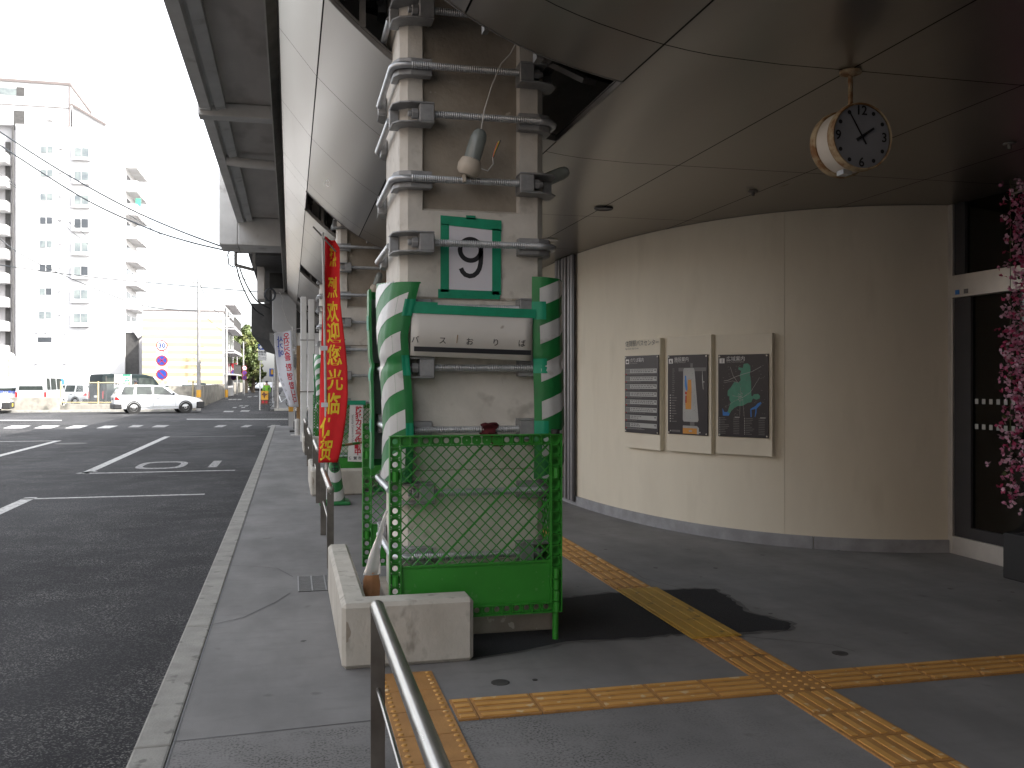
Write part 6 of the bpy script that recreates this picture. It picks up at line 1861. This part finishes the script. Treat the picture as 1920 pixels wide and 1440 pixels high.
# water tank standing at the foot of the tower
wt = MB(); c = at(6,700,100); wt.lathe([(1.15,0),(1.15,2.7),(1.0,3.1),(.5,3.3),(0,3.35)],(uX(4,100),100,vZ(6,711,100)-.6),(0,0,1),24)
tank = tag(wt.build('water_tank', M['tank'], smooth=True, origin=(uX(4,100),100,1.0)), 'round white water tank at the tower foot by the left edge', 'tank')
b_ = MB(); b_.bar(at(19,706,99),at(19,668,99),.12,.12); b_.bar(at(16,706,99),at(16,671,99),.06,.06)
for v in (676,688,700): b_.bar(at(15.5,v,99),at(19.5,v,99),.05,.05)
b_.build('ladder', M['stripe_y'], tank)
b_ = MB(); b_.lathe([(1.2,-2.2),(1.2,-.02)],(uX(4,100),100,vZ(6,711,100)-.6),(0,0,1),20); b_.build('base', M['bgrey'], tank)

# striped apartment block
BY = 100.0
sb = thing('striped_building', 'low white building banded with yellow stripes beyond the car park', 'building', (uX(340,BY),BY+8,GZ))
sl_, sr_ = uX(267,BY), uX(418,BY)
ztop = vZ(340,583.5,BY)
MB().box(sl_,BY,GZ,sr_,BY+18,ztop).build('wall', M['bwhite'], sb)
for v in (601,616,631.5,646,660,674.5,688,702,716):
    MB().box(sl_,BY-.02,vZ(340,v+3.6,BY),sr_+.004,BY-.003,vZ(340,v-3.6,BY)).build('stripe', M['stripe_y'], sb)
MB().box(sl_-.05,BY-.05,ztop+.003,sr_+.1,BY+18.1,ztop+.14).build('roof_edge', M['brownish'], sb)
b_ = MB()
for u, v, du in ((359,660,2.6),(361,674,3),(361,688,2.8),(361,701,3)): rect_at(b_,u-du,u+du,v-3,v+3,BY-.022,.01)
for a, c in (((351,677),(354.5,675)),((341,688.5),(344,684)),((346,689),(352,684)),((364,670),(366,673)),((364,701),(367,702))): b_.bar(at(*a,BY-.03),at(*c,BY-.03),.02,.13,(0,1,0))
b_.build('stain', M['stripe_y'], sb); bpy.context.view_layer.objects.active = None
for o in sb.children:
    if o.name.startswith('stain'): o.data.materials[0] = pm('brown_stain', (0.42,0.30,0.22), None, 3, .9)
for i in range(3):
    z = vZ(424,703-46*i,BY)
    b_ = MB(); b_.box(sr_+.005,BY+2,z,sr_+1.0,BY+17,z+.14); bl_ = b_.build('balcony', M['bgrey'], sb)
    bd = MB()
    for j in range(40): bd.box(sr_+.94,BY+2.1+.37*j,z+.14,sr_+.97,BY+2.14+.37*j,z+1.15)
    bd.box(sr_+.93,BY+2,z+1.15,sr_+.99,BY+17,z+1.2)
    bd.build('railing', M['girder'], bl_)
    MB().box(sr_+.005,BY+2,z+2.3,sr_+1.1,BY+17,z+2.42).build('canopy', M['bgrey'], sb)
    for j in range(5): MB().box(sr_+.003,BY+2.5+3*j,z+.2,sr_+.02,BY+4.3+3*j,z+2.1).build('window', M['bwindow'], sb)

# far trees ---------------------------------------------------------------
def tree(label, x, y, h, rx, rz_, seed, tr_h, n_cl=90, mats=('leaf','leaf2')):
    rng = random.Random(seed)
    root = thing('street_tree', label, 'tree', (x,y,GZ), 'trees down the street')
    b_ = MB(); b_.tube([(x,y,GZ),(x+.1,y,tr_h*.6),(x,y,h*.55),(x+.1,y,h*.8)],[.35,.28,.2,.06],10)
    for i in range(8):
        a = i*2.4; z = tr_h*.7+ (h-tr_h)*.07*i
        b_.tube([(x,y,z),(x+rx*.45*math.cos(a),y+rx*.45*math.sin(a),z+rz_*.25),(x+rx*.75*math.cos(a),y+rx*.75*math.sin(a),z+rz_*.5)],[.13,.08,.03],6)
    b_.build('trunk', M['bark'], root, smooth=True)
    cz = (tr_h+h)/2; hz = (h-tr_h)/2
    mm = [MB() for _ in mats]
    for i in range(n_cl):
        while True:
            p = Vector((rng.uniform(-1,1),rng.uniform(-1,1),rng.uniform(-1,1)))
            if .35 < p.length < 1: break
        tp = 1-.35*max(0,p.z)
        c = Vector((x+p.x*rx*tp, y+p.y*rx*tp, cz+p.z*hz)); cr = rng.uniform(.45,.95)*rx*.26
        mb = mm[i % len(mm)] if rng.random() < .8 else mm[0]
        for q in range(85):
            d = Vector((rng.gauss(0,1),rng.gauss(0,1),rng.gauss(0,1))).normalized()
            lp = c + d*cr*rng.uniform(.6,1.05); nn = (d+Vector((rng.gauss(0,.5),rng.gauss(0,.5),rng.gauss(.3,.5)))).normalized()
            a = nn.orthogonal().normalized(); bb = nn.cross(a); s_ = rng.uniform(.2,.4)
            mb.add([lp-a*s_, lp-bb*s_*.6, lp+a*s_, lp+bb*s_*.6], [(0,1,2,3)])
    for k_, mb in zip(mats, mm): mb.build('crown', M[k_], root, fix=False)
    return root
TY = 140
tree('big dense olive green tree rising behind the far wall', uX(460,TY), TY, vZ(455,612,TY), 2.5, 4.5, 3, 1.6, 130)
tree('lower rounded green tree on the right side of the big one', uX(474,TY+6), TY+6, vZ(470,655,TY+6), 1.9, 3, 8, 1.0, 70)
tree('small bright green hedge tree at the far wall', uX(470,175), 175, vZ(466,712,175), 2.0, 1, 12, .3, 24, ('leaf2','leaf'))

# overhead cables ------------------------------------------------------------
def cable(label, pts, r=.022):
    r *= 1.3
    P = [at(*p) for p in pts]
    # smooth catmull-rom
    out = []
    for i in range(len(P)-1):
        p0 = P[max(i-1,0)]; p1 = P[i]; p2 = P[i+1]; p3 = P[min(i+2,len(P)-1)]
        for k_ in range(8):
            t = k_/8
            out.append(.5*((2*p1)+(p2-p0)*t+(2*p0-5*p1+4*p2-p3)*t*t+(3*p1-p0-3*p2+p3)*t**3))
    out.append(P[-1])
    o = MB().tube(out, r, 6).build('overhead_cable', M['wire'], smooth=True, origin=P[0])
    return tag(o, label, 'cable', 'overhead cables')
cable('highest overhead cable running down to the viaduct bracket', [(-40,218,44),(0,247,42),(110,318,39),(230,385,36),(330,430,33),(432,468,29.6)])
cable('overhead cable just below the highest one, reaching the same bracket', [(-40,243,44),(0,272,42),(150,368,38),(270,425,35),(350,452,32),(430,471,29.6)])
cable('thin slack cable of the lower bunch crossing the tower windows', [(-40,305,60),(0,333,60),(60,372,60),(147,444,60),(215,492,60)], .016)
cable('upper thin cable of the lower bunch crossing the tower edge', [(-40,300,60),(0,328,60),(70,374,60),(150,432,60),(200,478,60)], .016)
cable('middle cable crossing the tower and ending at the near utility pole', [(-10,440,58),(42,478,58),(133,522,57.5),(264,572,57.2),(372,583,57)])
cable('nearly level cable from the left edge past the near pole to the viaduct', [(-20,494,58),(0,497,58),(167,519,57.5),(372,538,57),(483,547,56)])
cable('fine straight cable slanting down right to the dark girder', [(230,395,52),(367,479,48),(480,533,45)], .014)
cable('short cable from the near pole head down to the second pole', [(374,530,57),(385,555,70),(403,582,85),(424,592,97)], .02)
cable('lower service cable from the near pole to the striped building', [(374,584,57),(390,598,75),(405,612,88),(418,621,99)], .018)
cable('left looping service cable dropping from the viaduct bracket', [(443,498,29.5),(450,525,29.8),(462,553,30.2),(476,578,30.8),(494,592,31.3)], .018)
cable('right looping service cable dropping from the viaduct bracket', [(448,498,29.5),(457,523,29.8),(470,548,30.2),(484,566,30.8),(505,578,31.3)], .018)

# ================================================================ unseen blocks added at the left and behind to cut low skylight
for bi, (x, ya, yb_, hh, lab) in enumerate(((-21,13,34,7.0,'brown block added left of the view to cut low skylight'),
                                          (-19,-34,11,17,'tall brown block added left behind the viewer to cut low skylight'),
                                          (-18,-75,-36,17,'brown block added far behind the viewer to cut low skylight'))):
    r = thing('added_block', lab, 'building', (x-6,(ya+yb_)/2,GZ), 'added skylight blockers')
    MB().box(x-12,ya,GZ,x,yb_,hh).build('wall', M['brick'], r)
    MB().box(x-12.1,ya-.1,hh+.003,x+.1,yb_+.1,hh+.35).build('parapet', M['bgrey'], r)
    z = 1.2
    while z < hh-2:
        y = ya+1
        while y < yb_-2:
            MB().box(x+.003,y,z,x+.04,y+1.9,z+1.5).build('window', M['bwindow'], r); y += 3.1
        z += 3.1
